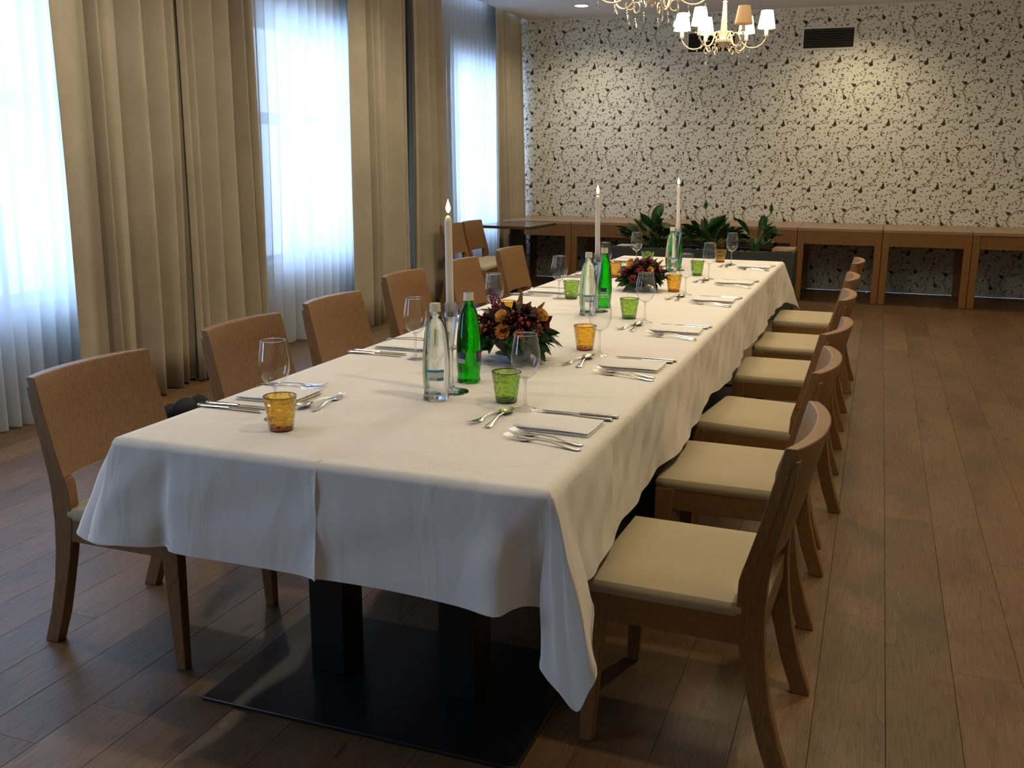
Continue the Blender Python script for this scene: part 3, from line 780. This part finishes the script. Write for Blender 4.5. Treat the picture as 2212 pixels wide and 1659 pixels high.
for l, bx, z in ((l2, -.05, .46), (l3, .12, .44)):
    m_ = MB(); m_.tube([(0, 0, 0), (bx*.3, 0, z*.5), (bx, 0, z-.05)], .003, 5)
    m_.loft([[(bx-w_, -.004, zz), (bx, -.010, zz), (bx+w_, .004, zz), (bx, .008, zz)] for w_, zz in ((.003, z-.06), (.018, z-.035), (.016, z-.01), (.002, z+.03))])
    build('bud', m_, MAT['lily'], l)

# black bag
m_ = MB()
for (cx_, cy_, cz_, r__) in ((0, 0, .07, .075), (.09, .03, .06, .065), (-.09, -.02, .05, .055), (.04, .06, .10, .05)): m_.sphere((cx_, cy_, cz_), r__, 12, 8, sz=.9)
o = build('black_bag', m_, MAT['bag'], loc=(-3.55, 4.35, 0)); tag(o, 'small black bag on the floor behind the nearest window side chair', 'bag')

# ================================================================== glassware
def wine_glass():
    e = empty('wine_glass')
    m_ = MB(); m_.lathe([(.0001, .0), (.033, .0), (.0335, .0015), (.030, .003), (.018, .006), (.007, .012), (.0042, .022), (.0036, .05), (.0038, .078), (.006, .088), (.010, .093), (.0001, .0935)], 32, caps=False)
    build('stem', m_, MAT['stem_glass'], e, angle=60)
    m_ = MB(); m_.lathe([(.006, .0885), (.016, .0935), (.027, .103), (.036, .118), (.0405, .135), (.041, .150), (.0395, .168), (.036, .190), (.0325, .213), (.0322, .2145)], 40, caps=False)
    build('bowl', m_, MAT['wine'], e, angle=180)
    m_ = MB(); m_.tube([(.0323*math.cos(a*PI/20), .0323*math.sin(a*PI/20), .2142) for a in range(41)], .0011, 6)
    build('rim', m_, MAT['solid_clear'], e)
    return e
def tumbler(gm, bm, name='tumbler'):
    e = empty(name); m_ = MB()
    prof = [(.0305, .004), (.032, .012), (.0345, .030), (.0372, .050), (.0400, .072), (.0428, .0895)]
    seg = 40; n = len(prof)
    m_.lathe(prof, seg, caps=False)
    o = build('cup', m_, gm, e, angle=180)
    uvl = o.data.uv_layers.new(name='uv')
    for li, lp in enumerate(o.data.loops):
        vi = lp.vertex_index; k, i = divmod(vi, seg); uvl.data[li].uv = ((i/seg)*18, prof[k][1]/.0895*9)
    for p in o.data.polygons:
        us = [uvl.data[l].uv[0] for l in p.loop_indices]
        if max(us)-min(us) > 9:
            for l in p.loop_indices:
                if uvl.data[l].uv[0] < 9: uvl.data[l].uv[0] += 18
    m_ = MB(); m_.lathe([(.0001, 0), (.027, 0), (.0300, .002), (.0303, .010), (.026, .012), (.0001, .011)], seg, caps=False); build('base', m_, bm, e)
    m_ = MB(); m_.tube([(.0420*math.cos(a*PI/20), .0420*math.sin(a*PI/20), .0893) for a in range(41)], .0013, 6); build('rim', m_, bm, e)
    return e
wg, ta, tg = wine_glass(), tumbler(MAT['tumbler_amber'], MAT['base_amber']), tumbler(MAT['tumbler_green'], MAT['base_green'])
ONCE = set()
def put(proto, x, y, z, rz=0, label=None, cat=None, group=None):
    if proto.name not in ONCE: ONCE.add(proto.name); o = proto
    else: o = copy_tree(proto)
    o.location = (x, y, z); o.rotation_euler = (0, 0, rz); tag(o, label, cat, group); return o
WLp = [(-1.468, 2.155), (-1.479, 3.03), (-1.497, 3.829), (-1.481, 4.689), (-1.490, 5.60), (-1.510, 6.50)]
WRp = [(-.881, 2.494), (-.896, 3.327), (-.908, 4.107), (-.912, 5.076), (-.914, 5.831), (-.907, 6.728)]
TLp = [(-1.396, 2.069), (-1.410, 3.07), (-1.465, 3.905), (-1.422, 4.710), (-1.459, 5.73), (-1.430, 6.491)]
TRp = [(-.962, 2.56), (-.976, 3.418), (-.998, 4.194), (-.994, 5.184), (-1.010, 5.99), (-1.005, 6.88)]
SN = ['window', 'aisle']
for si, (wp_, tp_) in enumerate(((WLp, TLp), (WRp, TRp))):
    for i in range(6):
        pl = ('the %s setting on the %s side' % (PLACE[i], SN[si]))
        put(wg, *wp_[i], T, rnd.random()*6, 'empty stemmed wine glass of '+pl, 'glass', 'wine glasses on the long table')
        amber = (i % 2 == 0) if si == 0 else (i % 2 == 1)
        put(ta if amber else tg, *tp_[i], T, rnd.random()*6, ('amber' if amber else 'green')+' dimpled tumbler of '+pl, 'glass', 'coloured tumblers on the long table')

# ------------------------------------------------------------------ bottles
BP = [(.0001, .003), (.026, .003), (.034, .0), (.0365, .004), (.0367, .012), (.0345, .020), (.0350, .030), (.0375, .055), (.0388, .085), (.0388, .10), (.0375, .13), (.0345, .165), (.0305, .20), (.0265, .222), (.0210, .234), (.0160, .242), (.0146, .250), (.0142, .264), (.0001, .264)]
def bottle(gm, cm, kind):
    e = empty('water_bottle'); m_ = MB(); m_.lathe(BP, 40, caps=False); build('glass_body', m_, gm, e, angle=50)
    m_ = MB(); m_.lathe([(.0001, .258), (.0165, .258), (.0168, .262), (.0155, .264), (.0157, .279), (.0145, .2815), (.0001, .2815)], 28, caps=False); cp_ = build('cap', m_, MAT['cap'], e, angle=40)
    if kind == 'green':
        m_ = MB(); m_.lathe([(.0001, .2805), (.0115, .2805), (.0115, .2822), (.0001, .2822)], 24, caps=False); build('cap_disc', m_, MAT['cap_top'], cp_)
    def rad(z):
        for (r0, z0), (r1, z1) in zip(BP[5:], BP[6:]):
            if z0 <= z <= z1: return lerp(r0, r1, (z-z0)/(z1-z0))
        return .037
    def patch(name, a0, a1, z0, z1, m, lift=.0006, slope=0.0, par=None):
        q = MB(); n = 14; g = []
        for j in range(5):
            row = []
            for i in range(n+1):
                a = math.radians(lerp(a0, a1, i/n)); z = lerp(z0, z1, j/4)+slope*(i/n); r_ = rad(z)+lift
                row.append((r_*math.cos(a), r_*math.sin(a), z))
            g.append(row)
        q.loft(g, caps=False, closed=False); return build(name, q, m, par or e, angle=180)
    # azimuth -80 faces the camera
    if kind == 'clear':
        lb = patch('label', -105, -30, .062, .094, MAT['label_pale'])
        patch('stripe', -105, -30, .087, .0945, MAT['label_blue'], .0010, 0, lb)
        patch('stripe', -62, -30, .062, .071, MAT['label_blue'], .0010, 0, lb)
        patch('barcode', -100, -63, .063, .073, MAT['label_white'], .0012, 0, lb)
        for k in range(12): patch('bar', -98+k*2.8, -98+k*2.8+1.3, .0645, .0715, MAT['label_grey'], .0016, 0, lb)
    else:
        lb = patch('label', -125, -82, .075, .098, MAT['label_navy'])
        patch('barcode', -124, -86, .066, .079, MAT['label_white'], .0012, 0, lb)
        for k in range(12): patch('bar', -122+k*2.9, -122+k*2.9+1.4, .0680, .0775, MAT['label_grey'], .0016, 0, lb)
        l2_ = patch('label', -32, 32, .068, .104, MAT['label_navy'])
        patch('emblem', -18, -4, .088, .092, MAT['label_red'], .0014, 0, l2_); patch('emblem', -14, -8, .083, .097, MAT['label_red'], .0014, 0, l2_)
    return e
bc, bgm = bottle(MAT['bottle_clear'], MAT['cap'], 'clear'), bottle(MAT['bottle_green'], MAT['cap'], 'green')
for i, (x, y) in enumerate([(-1.164, 2.516), (-1.198, 4.228), (-1.195, 6.115)]):
    put(bc, x, y, T, [0, 0, .4][i], 'clear glass water bottle with blue striped label beside the '+['first', 'second', 'third'][i]+' candle', 'bottle', 'clear water bottles on the long table')
for i, (x, y) in enumerate([(-1.165, 2.764), (-1.193, 4.48), (-1.212, 6.37)]):
    put(bgm, x, y, T, [0, .5, 0][i], 'green glass water bottle with pale cap beside the '+['first', 'second', 'third'][i]+' candle', 'bottle', 'green water bottles on the long table')
# ------------------------------------------------------------------ candle holders + candles
def holder():
    m_ = MB(); m_.lathe([(.0001, 0), (.052, 0), (.0535, .002), (.050, .0035), (.030, .006), (.012, .013), (.0075, .025), (.0060, .06), (.0065, .105), (.009, .140), (.015, .185), (.0215, .230), (.0265, .268), (.0258, .2685),
                         (.0225, .245), (.0125, .243), (.0125, .228), (.0001, .226)], 40, caps=False)
    return build('candle_holder', m_, MAT['solid_clear'], angle=40)
hd_ = holder()
def candle(h, tilt):
    e = empty('taper_candle'); m_ = MB()
    m_.lathe([(.0001, 0), (.0118, 0), (.0118, .012), (.0112, .10), (.0105, h-.018), (.0085, h-.008), (.004, h-.001), (.0001, h)], 24, caps=False); build('wax', m_, MAT['candle'], e, angle=50)
    m_ = MB(); m_.tube([(0, 0, h-.002), (.001, 0, h+.006), (.002, 0, h+.011)], .0008, 6); build('wick', m_, MAT['wick'], e)
    m_ = MB(); m_.lathe([(.0001, h+.006), (.0045, h+.011), (.0068, h+.019), (.0055, h+.028), (.0025, h+.038), (.0001, h+.046)], 14, (.001, 0, 0), caps=False); build('flame', m_, MAT['flame'], e)
    return e
for i, (x, y) in enumerate([(-1.162, 2.618), (-1.188, 4.34), (-1.185, 6.242)]):
    nm = ['first', 'second', 'third'][i]; side = ['nearest', 'middle', 'farthest'][i]
    put(hd_, x, y, T, 0, 'flared clear glass candle holder, %s of the three, holding the %s candle' % (side, nm), 'candle holder', 'glass candle holders on the long table')
    c = candle([.295, .300, .305][i], 0); c.location = (x, y, T+.2285); c.rotation_euler = (0, [-.016, -.022, -.030][i], 0)
    tag(c, 'lit white taper candle, %s of the three on the long table' % side, 'candle', 'lit taper candles')
    light('candle_glow', 'POINT', (x-.008, y, T+.2285+[.295, .300, .305][i]+.03), .25, (1, .6, .25), shadow_soft_size=.008)

# ------------------------------------------------------------------ cutlery
def strip(m_, st, th=.0016):
    """st: (y, halfwidth, z)"""
    rings = []
    for y, hw, z in st: rings.append([(-hw, y, z), (-hw*.55, y, z-th*.55), (hw*.55, y, z-th*.55), (hw, y, z), (hw*.55, y, z+th*.55), (-hw*.55, y, z+th*.55)])
    m_.loft(rings)
def fork_mesh(L):
    m_ = MB(); s = L/.20
    strip(m_, [(-.100*s, .003, .0015), (-.097*s, .0085*s, .0015), (-.085*s, .0095*s, .002), (-.06*s, .0065*s, .004), (-.02*s, .0032*s, .0085), (.015*s, .0030*s, .0080), (.032*s, .0050*s, .005), (.042*s, .0110*s, .0035), (.055*s, .0120*s, .0030)], .003)
    for k in range(4):
        x = (-.0095+k*.00633)*s; q = MB(); st = [(.053*s, .0022*s, .0031), (.070*s, .0017*s, .0040), (.088*s, .0012*s, .0068), (.100*s, .0006*s, .0105)]
        rings = [[(x-h, y, z-.0007), (x+h, y, z-.0007), (x+h, y, z+.0007), (x-h, y, z+.0007)] for y, h, z in st]; m_.loft(rings)
    return m_
def spoon_mesh(L):
    m_ = MB(); s = L/.19
    strip(m_, [(-.095*s, .003, .0015), (-.092*s, .0085*s, .0015), (-.080*s, .0095*s, .002), (-.055*s, .0060*s, .004), (-.01*s, .0030*s, .0095), (.025*s, .0032*s, .0085), (.036*s, .0050*s, .0070)], .003)
    a, b, n, k2 = .019*s, .032*s, 20, 6; rings = []; cy_ = .064*s
    for k in range(k2+1):
        t = k/k2; rings.append([(a*t*math.cos(2*PI*i/n)+1e-5, cy_+b*t*math.sin(2*PI*i/n)*(1 if math.sin(2*PI*i/n) < 0 else .95), .0014+.0075*t*t) for i in range(n)])
    m_.loft(rings, caps=False)
    rings2 = [[(p[0], p[1], p[2]+.0012) for p in r] for r in rings]; m_.loft(list(reversed(rings2)), caps=False); m_.loft([rings[-1], rings2[-1]], caps=False)
    return m_
def knife():
    e = empty('table_knife'); m_ = MB()
    strip(m_, [(-.108, .004, .0045), (-.104, .0085, .0045), (-.09, .0090, .0045), (-.03, .0062, .0050), (-.006, .0058, .0050), (.0, .0065, .0050)], .0062); build('handle', m_, MAT['silver'], e, angle=60)
    m_ = MB(); st = [(-.001, -.0060, .0060), (.02, -.0085, .0060), (.06, -.0095, .0062), (.090, -.0080, .0066), (.105, -.0010, .0070), (.108, .005, .0074)]
    m_.loft([[(xa, y, .0042), (xb, y, .0036), (xb, y, .0052), (xa, y, .0048)] for y, xa, xb in st]); build('blade', m_, MAT['silver'], e, angle=60)
    return e
def napkin(seed):
    r_ = random.Random(seed); m_ = MB(); L, Wd = .205, .145
    for k in range(3):
        z0 = .0004+k*.0040; sh = [0, .005, .002][k]
        nx, ny = 12, 5; rows = []
        def zz(u, v, top):
            w_ = .0010*math.sin(u*6+k*1.3+seed)+.0008*math.sin(v*5+k)
            lift = (.004*(max(0, u-.75)/.25)**2 if k > 1 else 0)
            return z0+(w_ if k else abs(w_)*.3)+lift*(1 if top else .9)+(.0039 if top else 0)
        rings = []
        for i in range(nx+1):
            u = i/nx; x = -L/2+L*u+sh*.6
            e_ = min(i, nx-i); rr = 0 if e_ else .0014; x += (.0 if e_ else (.001 if i == 0 else -.001))
            ed = lambda j: .0013 if j in (0, ny) else 0
            ring = [(x, lerp(-Wd/2+sh, Wd/2-sh*.5, j/ny), zz(u, j/ny, False)+max(rr, ed(j))) for j in range(ny+1)]+[(x, Wd/2-sh*.5+.0014, z0+.0022)]+[(x, lerp(Wd/2-sh*.5, -Wd/2+sh, j/ny), zz(u, 1-j/ny, True)-max(rr, ed(j))) for j in range(ny+1)]+[(x, -Wd/2+sh-.0014, z0+.0022)]
            rings.append(ring)
        m_.loft(rings)
    return build('napkin', m_, MAT['napkin'], angle=75)
nap = [napkin(1), napkin(2), napkin(3)]
fk = build('dinner_fork', fork_mesh(.215), MAT['silver'], angle=60); kn = knife()
df_ = build('dessert_fork', fork_mesh(.190), MAT['silver'], angle=60); ds_ = build('dessert_spoon', spoon_mesh(.20), MAT['silver'], angle=60)
YR = [2.36, 3.18, 3.945, 4.91, 5.68, 6.60]; YL = [2.365, 3.21, 4.00, 4.90, 5.76, 6.66]
for si, (yy, sg) in enumerate(((YL, 1), (YR, -1))):
    # diner frame: f = towards the table centre, r = diner's right
    ex = (TABX0+.0 if sg > 0 else TABX1)
    for i, yc in enumerate(yy):
        pl = 'the %s setting on the %s side' % (PLACE[i], SN[si]); jr = random.Random(i*7+si)
        def W_(f, r): return (ex+sg*f, yc-sg*r)          # diner facing +x has right hand at -y
        base = -PI/2 if sg > 0 else PI/2                 # +Y of the piece points to the table centre
        def j(a): return jr.uniform(-a, a)
        put(nap[(i+si) % 3], *W_(.148, -.005), T+.0006, base+PI/2+j(.04), 'folded white napkin of '+pl, 'napkin', 'folded napkins')
        L_ = sg > 0
        put(kn, *W_(.112 if L_ else .140, .137 if L_ else .097), T+.0006, base+j(.03), 'table knife next to the napkin at '+pl, 'knife', 'knives')
        put(kn, *W_(.108 if L_ else .133, .172 if L_ else .130), T+.0006, base+(.0 if L_ else .02)+j(.03), 'outer table knife at '+pl, 'knife', 'knives')
        put(fk, *W_(.118 if L_ else .145, -.112 if L_ else -.126), T+.0006, base+(.16 if L_ else -.27)+j(.03), 'dinner fork next to the napkin at '+pl, 'fork', 'forks')
        put(fk, *W_(.108 if L_ else .140, -.150 if L_ else -.172), T+.0006, base+(.20 if L_ else -.22)+j(.03), 'outer dinner fork at '+pl, 'fork', 'forks')
        put(df_, *W_(.326 if L_ else .358, .015), T+.0006, (.08 if L_ else PI-.19)+j(.04), 'dessert fork lying above the napkin of '+pl, 'fork', 'dessert forks')
        put(ds_, *W_(.297 if L_ else .324, .012), T+.0016, (PI-.16 if L_ else .02)+j(.04), 'dessert spoon lying above the napkin of '+pl, 'spoon', 'dessert spoons')

# ================================================================== flower arrangements
def petal(L, Wd, cup, curl):
    n = 5; rows = []
    for k in range(n+1):
        t = k/n; w_ = Wd*math.sin(PI*min(.97, t*.8+.12)); y = L*t*math.cos(curl*t); z = cup*math.sin(t*1.6)*L
        rows.append([(-w_, y, z+.25*w_), (0, y, z), (w_, y, z+.25*w_)])
    return rows
def xf(rows, M): return [[tuple(M @ Vector(p)) for p in r] for r in rows]
def bloom(layers, L, Wd, open_, seed):
    m_ = MB(); r_ = random.Random(seed)
    for li, n in enumerate(layers):
        q = li/max(1, len(layers)-1); tilt = lerp(1.35, open_, q); s = lerp(.55, 1, q)
        for k in range(n):
            M_ = Matrix.Rotation(2*PI*k/n+li*.7+r_.uniform(-.1, .1), 4, 'Z') @ Matrix.Translation((0, .12*L*q, 0)) @ Matrix.Rotation(tilt, 4, 'X')
            m_.loft(xf(petal(L*s, Wd*s, .25, .5), M_), caps=False, closed=False)
    return m_
def mesh_of(name, m_, mt, angle=180): 
    o = build(name, m_, mt, angle=angle); d = o.data; bpy.data.objects.remove(o); return d
ROSE = mesh_of('rose', bloom([3, 5, 6, 7], .030, .018, .95, 1), MAT['rose_y'])
MUM = mesh_of('chrysanthemum', bloom([6, 9, 12, 14], .026, .006, .15, 2), MAT['mum_o'])
DAH = mesh_of('dahlia', bloom([8, 12, 16, 18], .036, .007, .1, 3), MAT['dahlia'])
def plume(h, mt, seed, rr=.010):
    m_ = MB(); r_ = random.Random(seed); m_.tube([(0, 0, 0), (0, 0, h)], .0015, 5)
    for k in range(46):
        t = k/45; rd = rr*(1-t)**.7; a = k*2.4; m_.sphere((rd*math.cos(a), rd*math.sin(a), h*(.15+.85*t)), .0035*(1.1-.5*t), 6, 4)
    return mesh_of('plume', m_, mt)
PLU, PLO = plume(.075, MAT['astilbe'], 1, .018), plume(.055, MAT['ochre'], 2, .008)
def cluster(mt, n, R_, rb, seed, name):
    m_ = MB(); r_ = random.Random(seed)
    for k in range(n):
        a, c = r_.random()*6.28, r_.random(); p = Vector((math.cos(a)*math.sqrt(1-c*c), math.sin(a)*math.sqrt(1-c*c), c))*R_*r_.uniform(.7, 1.0)
        m_.sphere(tuple(p), rb*r_.uniform(.7, 1.1), 7, 5)
        if k % 3 == 0: m_.tube([(0, 0, -R_*.3), tuple(p)], .0009, 4)
    return mesh_of(name, m_, mt)
BER = cluster(MAT['berry'], 11, .026, .0046, 5, 'berry_sprig'); SED = cluster(MAT['sedum'], 70, .024, .0042, 6, 'flower_cluster'); SED2 = cluster(MAT['ochre'], 40, .016, .003, 7, 'flower_cluster')
def lf(L, Wd, cup):
    m_ = MB(); n = 7; rows = []
    for k in range(n+1):
        t = k/n; w_ = max(.0004, Wd*math.sin(PI*t)**.8*(1-.3*t)); rows.append([(-w_, L*t, .3*w_+cup*t*t*L), (0, L*t, cup*t*t*L), (w_, L*t, .3*w_+cup*t*t*L)])
    m_.loft(rows, caps=False, closed=False); return m_
LG = [mesh_of('leaf', lf(.056, .016, -.35), MAT['leaf_g']), mesh_of('leaf', lf(.048, .010, -.2), MAT['leaf_g'])]
LO = [mesh_of('leaf', lf(.050, .026, -.2), MAT['leaf_o'])]; LR = [mesh_of('leaf', lf(.062, .019, -.1), MAT['leaf_r']), mesh_of('leaf', lf(.045, .010, .1), MAT['leaf_r'])]
def add(e, name, me, p, direction, spin=0, s=1.0):
    o = bpy.data.objects.new(name, me); COL.objects.link(o); o.parent = e; o.location = p
    o.rotation_euler = (Vector(direction).to_track_quat('Z', 'Y') @ Matrix.Rotation(spin, 3, 'Z').to_quaternion()).to_euler(); o.scale = (s, s, s); return o
def addleaf(e, me, p, direction, roll=0, s=1.0):
    o = bpy.data.objects.new('leaf', me); COL.objects.link(o); o.parent = e; o.location = p
    o.rotation_euler = (Vector(direction).to_track_quat('Y', 'Z') @ Matrix.Rotation(roll, 3, 'Y').to_quaternion()).to_euler(); o.scale = (s, s, s); return o
def bouquet(x, y, rz, seed, label, sc, blooms):
    e = empty('flower_arrangement', (x, y, T), rz); tag(e, label, 'flowers', 'autumn bouquets on the long table'); e.scale = (sc, sc, sc); r_ = random.Random(seed)
    m_ = MB(); m_.lathe([(.0001, .001), (.042, .001), (.050, .008), (.054, .018), (.054, .024), (.050, .023), (.0001, .028)], 24, caps=False); build('bowl', m_, MAT['foil'], e)
    m_ = MB(); m_.sphere((0, 0, .07), .062, 16, 10, sz=.75); build('floral_foam', m_, MAT['leaf_o'], e)
    def sph(az, el, R_=.088): a, b = math.radians(az), math.radians(el); return Vector((math.cos(a)*math.cos(b), math.sin(a)*math.cos(b), math.sin(b)))*R_
    c0 = Vector((0, 0, .075))
    for k in range(280):
        az, el = r_.uniform(0, 360), r_.choice((r_.uniform(-25, 10), r_.uniform(-10, 40), r_.uniform(0, 70), r_.uniform(10, 60)))
        d = sph(az, el, 1); p = c0+Vector((d.x*.070, d.y*.070, d.z*.055))
        low = el < 12
        me = r_.choice(LG) if low else r_.choice(LG[1:]+LO*2+LR*2)
        dd = (d+Vector((r_.uniform(-.9, .9), r_.uniform(-.9, .9), r_.uniform(-.5, .6)))*.9); 
        if low: dd.z = r_.uniform(-.45, .35)
        s = r_.uniform(.8, 1.15)*(1.35 if low else 1.1)
        if p.z+dd.normalized().z*.06*s < .008: dd.z = .05
        if low: p.z = max(p.z, .040); p.x *= 1.12; p.y *= 1.12
        addleaf(e, me, p, dd, r_.uniform(-1.3, 1.3), s*r_.uniform(.7, 1.1))
    for nm, me, az, el, s in blooms:
        d = sph(az, el, 1); p = c0+Vector((d.x*.100, d.y*.100, d.z*.082)); add(e, nm, me, p, d, r_.random()*6, s)
    return e
# azimuths: -80 deg faces the camera, 10 deg is to the right in the picture
bouquet(-1.150, 3.125, 0, 11, 'autumn bouquet with apricot roses and burgundy leaves beside the first green bottle', 1.16, [
    ('rose', ROSE, -92, 44, 1.25), ('rose', ROSE, -138, 14, 1.25), ('rose', ROSE, 5, 42, 1.2), ('rose', ROSE, 120, 30, 1.1),
    ('chrysanthemum', MUM, -88, 20, .95), ('chrysanthemum', MUM, -62, 14, .6), ('dahlia', DAH, -20, 62, 1.0), ('dahlia', DAH, 60, 55, .8),
    ('plume', PLU, -150, 66, 1.0), ('plume', PLU, -120, 58, .8), ('plume', PLO, 60, 78, 1.0), ('plume', PLO, 12, 52, .9),
    ('berry_sprig', BER, -50, 32, 1.1), ('berry_sprig', BER, -30, 22, 1.1), ('berry_sprig', BER, -115, 22, 1.0), ('berry_sprig', BER, -160, 30, 1.1), ('berry_sprig', BER, 180, 40, 1.0), ('berry_sprig', BER, -70, 50, .9),
    ('flower_cluster', SED, -150, -12, 1.2), ('flower_cluster', SED, 15, 25, .7), ('flower_cluster', SED2, 40, 62, 1.1), ('flower_cluster', SED2, -55, 2, .8)])
bouquet(-1.165, 5.16, .4, 23, 'autumn bouquet with orange roses beside the second green bottle', 1.0, [
    ('rose', ROSE, -145, 40, 1.25), ('rose', ROSE, -75, 28, 1.1), ('rose', ROSE, 150, 55, 1.0), ('dahlia', DAH, -60, 62, 1.1), ('dahlia', DAH, -110, 58, .9), ('dahlia', DAH, 20, 45, 1.0),
    ('flower_cluster', SED, -125, -4, 1.1), ('flower_cluster', SED, -105, 30, .9), ('flower_cluster', SED, -170, 14, .9), ('chrysanthemum', MUM, 160, 20, 1.0), ('plume', PLO, 10, 40, 1.0), ('plume', PLU, -20, 30, .6),
    ('berry_sprig', BER, -40, 22, 1.1), ('berry_sprig', BER, -10, 30, 1.0), ('berry_sprig', BER, -160, 25, 1.0), ('berry_sprig', BER, 0, 60, 1.0), ('berry_sprig', BER, -75, 70, 1.0)])

# ================================================================== chandeliers
def drop_mesh(n=3):
    m_ = MB(); m_.sphere((0, 0, -.008), .006, 6, 4); m_.sphere((0, 0, -.020), .005, 6, 4)
    m_.loft([[(r__*math.cos(k*PI/3), r__*math.sin(k*PI/3)*.5, z) for k in range(6)] for r__, z in ((.001, -.028), (.006, -.036), (.011, -.052), (.008, -.064), (.001, -.070))])
    return m_
DROP = mesh_of('crystal_drop', drop_mesh(), MAT['crystal'], 20)
def small_drop():
    m_ = MB(); m_.sphere((0, 0, -.006), .005, 6, 4); m_.loft([[(r__*math.cos(k*PI/3), r__*math.sin(k*PI/3)*.6, z) for k in range(6)] for r__, z in ((.001, -.012), (.007, -.022), (.009, -.030), (.001, -.040))]); return m_
DROPS = mesh_of('crystal_drop', small_drop(), MAT['crystal'], 20)
def chandelier(x, y, zb, rot, label, unlit):
    e = empty('chandelier', (x, y, zb)); tag(e, label, 'chandelier', 'cream chandeliers above the table'); e.rotation_euler = (0, 0, rot)
    m_ = MB(); m_.lathe([(.0001, 0), (.008, .002), (.010, .012), (.005, .018), (.040, .055), (.062, .062), (.062, .078), (.045, .084), (.026, .100), (.024, .13), (.021, .20), (.015, .29), (.012, .335), (.018, .34), (.010, .35), (.0001, .352)], 24, caps=False)
    build('stem', m_, MAT['cream_metal'], e, angle=35)
    m_ = MB(); zz = .355; top = CEIL-zb; k = 0
    while zz < top-.03:
        pts = [(.008*math.cos(a*PI/4)*(1 if k % 2 else 0), .008*math.cos(a*PI/4)*(0 if k % 2 else 1), zz+.016+.016*math.sin(a*PI/4)) for a in range(9)]
        m_.tube(pts, .0018, 5); zz += .024; k += 1
    build('chain', m_, MAT['cream_metal'], e)
    m_ = MB(); m_.lathe([(.0001, top-.03), (.03, top-.03), (.055, top-.012), (.058, top-.001), (.0001, top-.001)], 24, caps=False); build('ceiling_rose', m_, MAT['cream_metal'], e)
    for k in range(6):
        a = k*PI/3
        arm = empty('arm_assembly') if False else None
        def R_(r, z, da=0): return (r*math.cos(a+da), r*math.sin(a+da), z)
        m_ = MB()
        P_ = [(.045, .075), (.060, .105), (.085, .128), (.108, .112), (.122, .080), (.145, .045), (.185, .022), (.235, .022), (.275, .045), (.300, .080), (.302, .100)]
        cr = []
        for i in range(len(P_)-1):
            p0, p1, p2, p3 = (Vector(P_[min(max(i+q, 0), len(P_)-1)]) for q in (-1, 0, 1, 2))
            for t in (0, .33, .66): cr.append(.5*((2*p1)+(p2-p0)*t+(2*p0-5*p1+4*p2-p3)*t*t+(3*p1-p0-3*p2+p3)*t**3))
        cr.append(Vector(P_[-1])); m_.tube([R_(q.x, q.y) for q in cr], .0052, 8)
        # inner scroll and lower curl
        m_.tube([R_(.118+.034*math.cos(t)*(1-t/14), .010+.034*math.sin(t)*(1-t/14)+.0) for t in [q*.42+1.2 for q in range(15)]], .0034, 6)
        m_.tube([R_(.050+.026*math.cos(t), .112+.026*math.sin(t)) for t in [q*.4-.2 for q in range(11)]], .0036, 6)
        arm = build('arm', m_, MAT['cream_metal'], e)
        m_ = MB(); m_.lathe([(.006, .098), (.030, .104), (.034, .110), (.028, .110), (.008, .106)], 18, R_(.302, 0), caps=False); build('drip_pan', m_, MAT['crystal'], arm, angle=60)
        lit = k not in unlit
        m_ = MB(); m_.lathe([(.0001, .108), (.013, .108), (.013, .162), (.0001, .162)], 14, R_(.302, 0), caps=False); build('candle_sleeve', m_, MAT['sleeve_lit' if lit else 'cream_metal'], arm, angle=40)
        m_ = MB(); m_.lathe([(.062, .152), (.060, .165), (.041, .272), (.040, .274)], 28, R_(.302, 0), caps=False); sh = build('lampshade', m_, MAT['shade_lit' if lit else 'shade_off_glow'], arm, angle=80, solid=.0015)
        if not lit: sh['label'] = 'unlit tan lampshade'
        for (rr_, zz_, me) in ((.120, -.030, DROP), (.302, .098, DROPS), (.278, .030, DROPS), (.060, .055, DROPS), (.190, .018, DROP)):
            o = bpy.data.objects.new('crystal_drop', me); COL.objects.link(o); o.parent = arm; o.location = R_(rr_, zz_); o.rotation_euler = (0, 0, a)
    light('chandelier_glow', 'POINT', (x, y, zb+.42), 40, (1, .82, .56), shadow_soft_size=.18)
chandelier(-1.17, 7.60, 2.232, math.radians(5), 'cream six armed chandelier with white shades, in full view above the far table', (5,))
chandelier(-1.17, 5.20, 2.205, math.radians(25), 'cream chandelier cut off by the frame, only its scrolls and crystals showing', ())
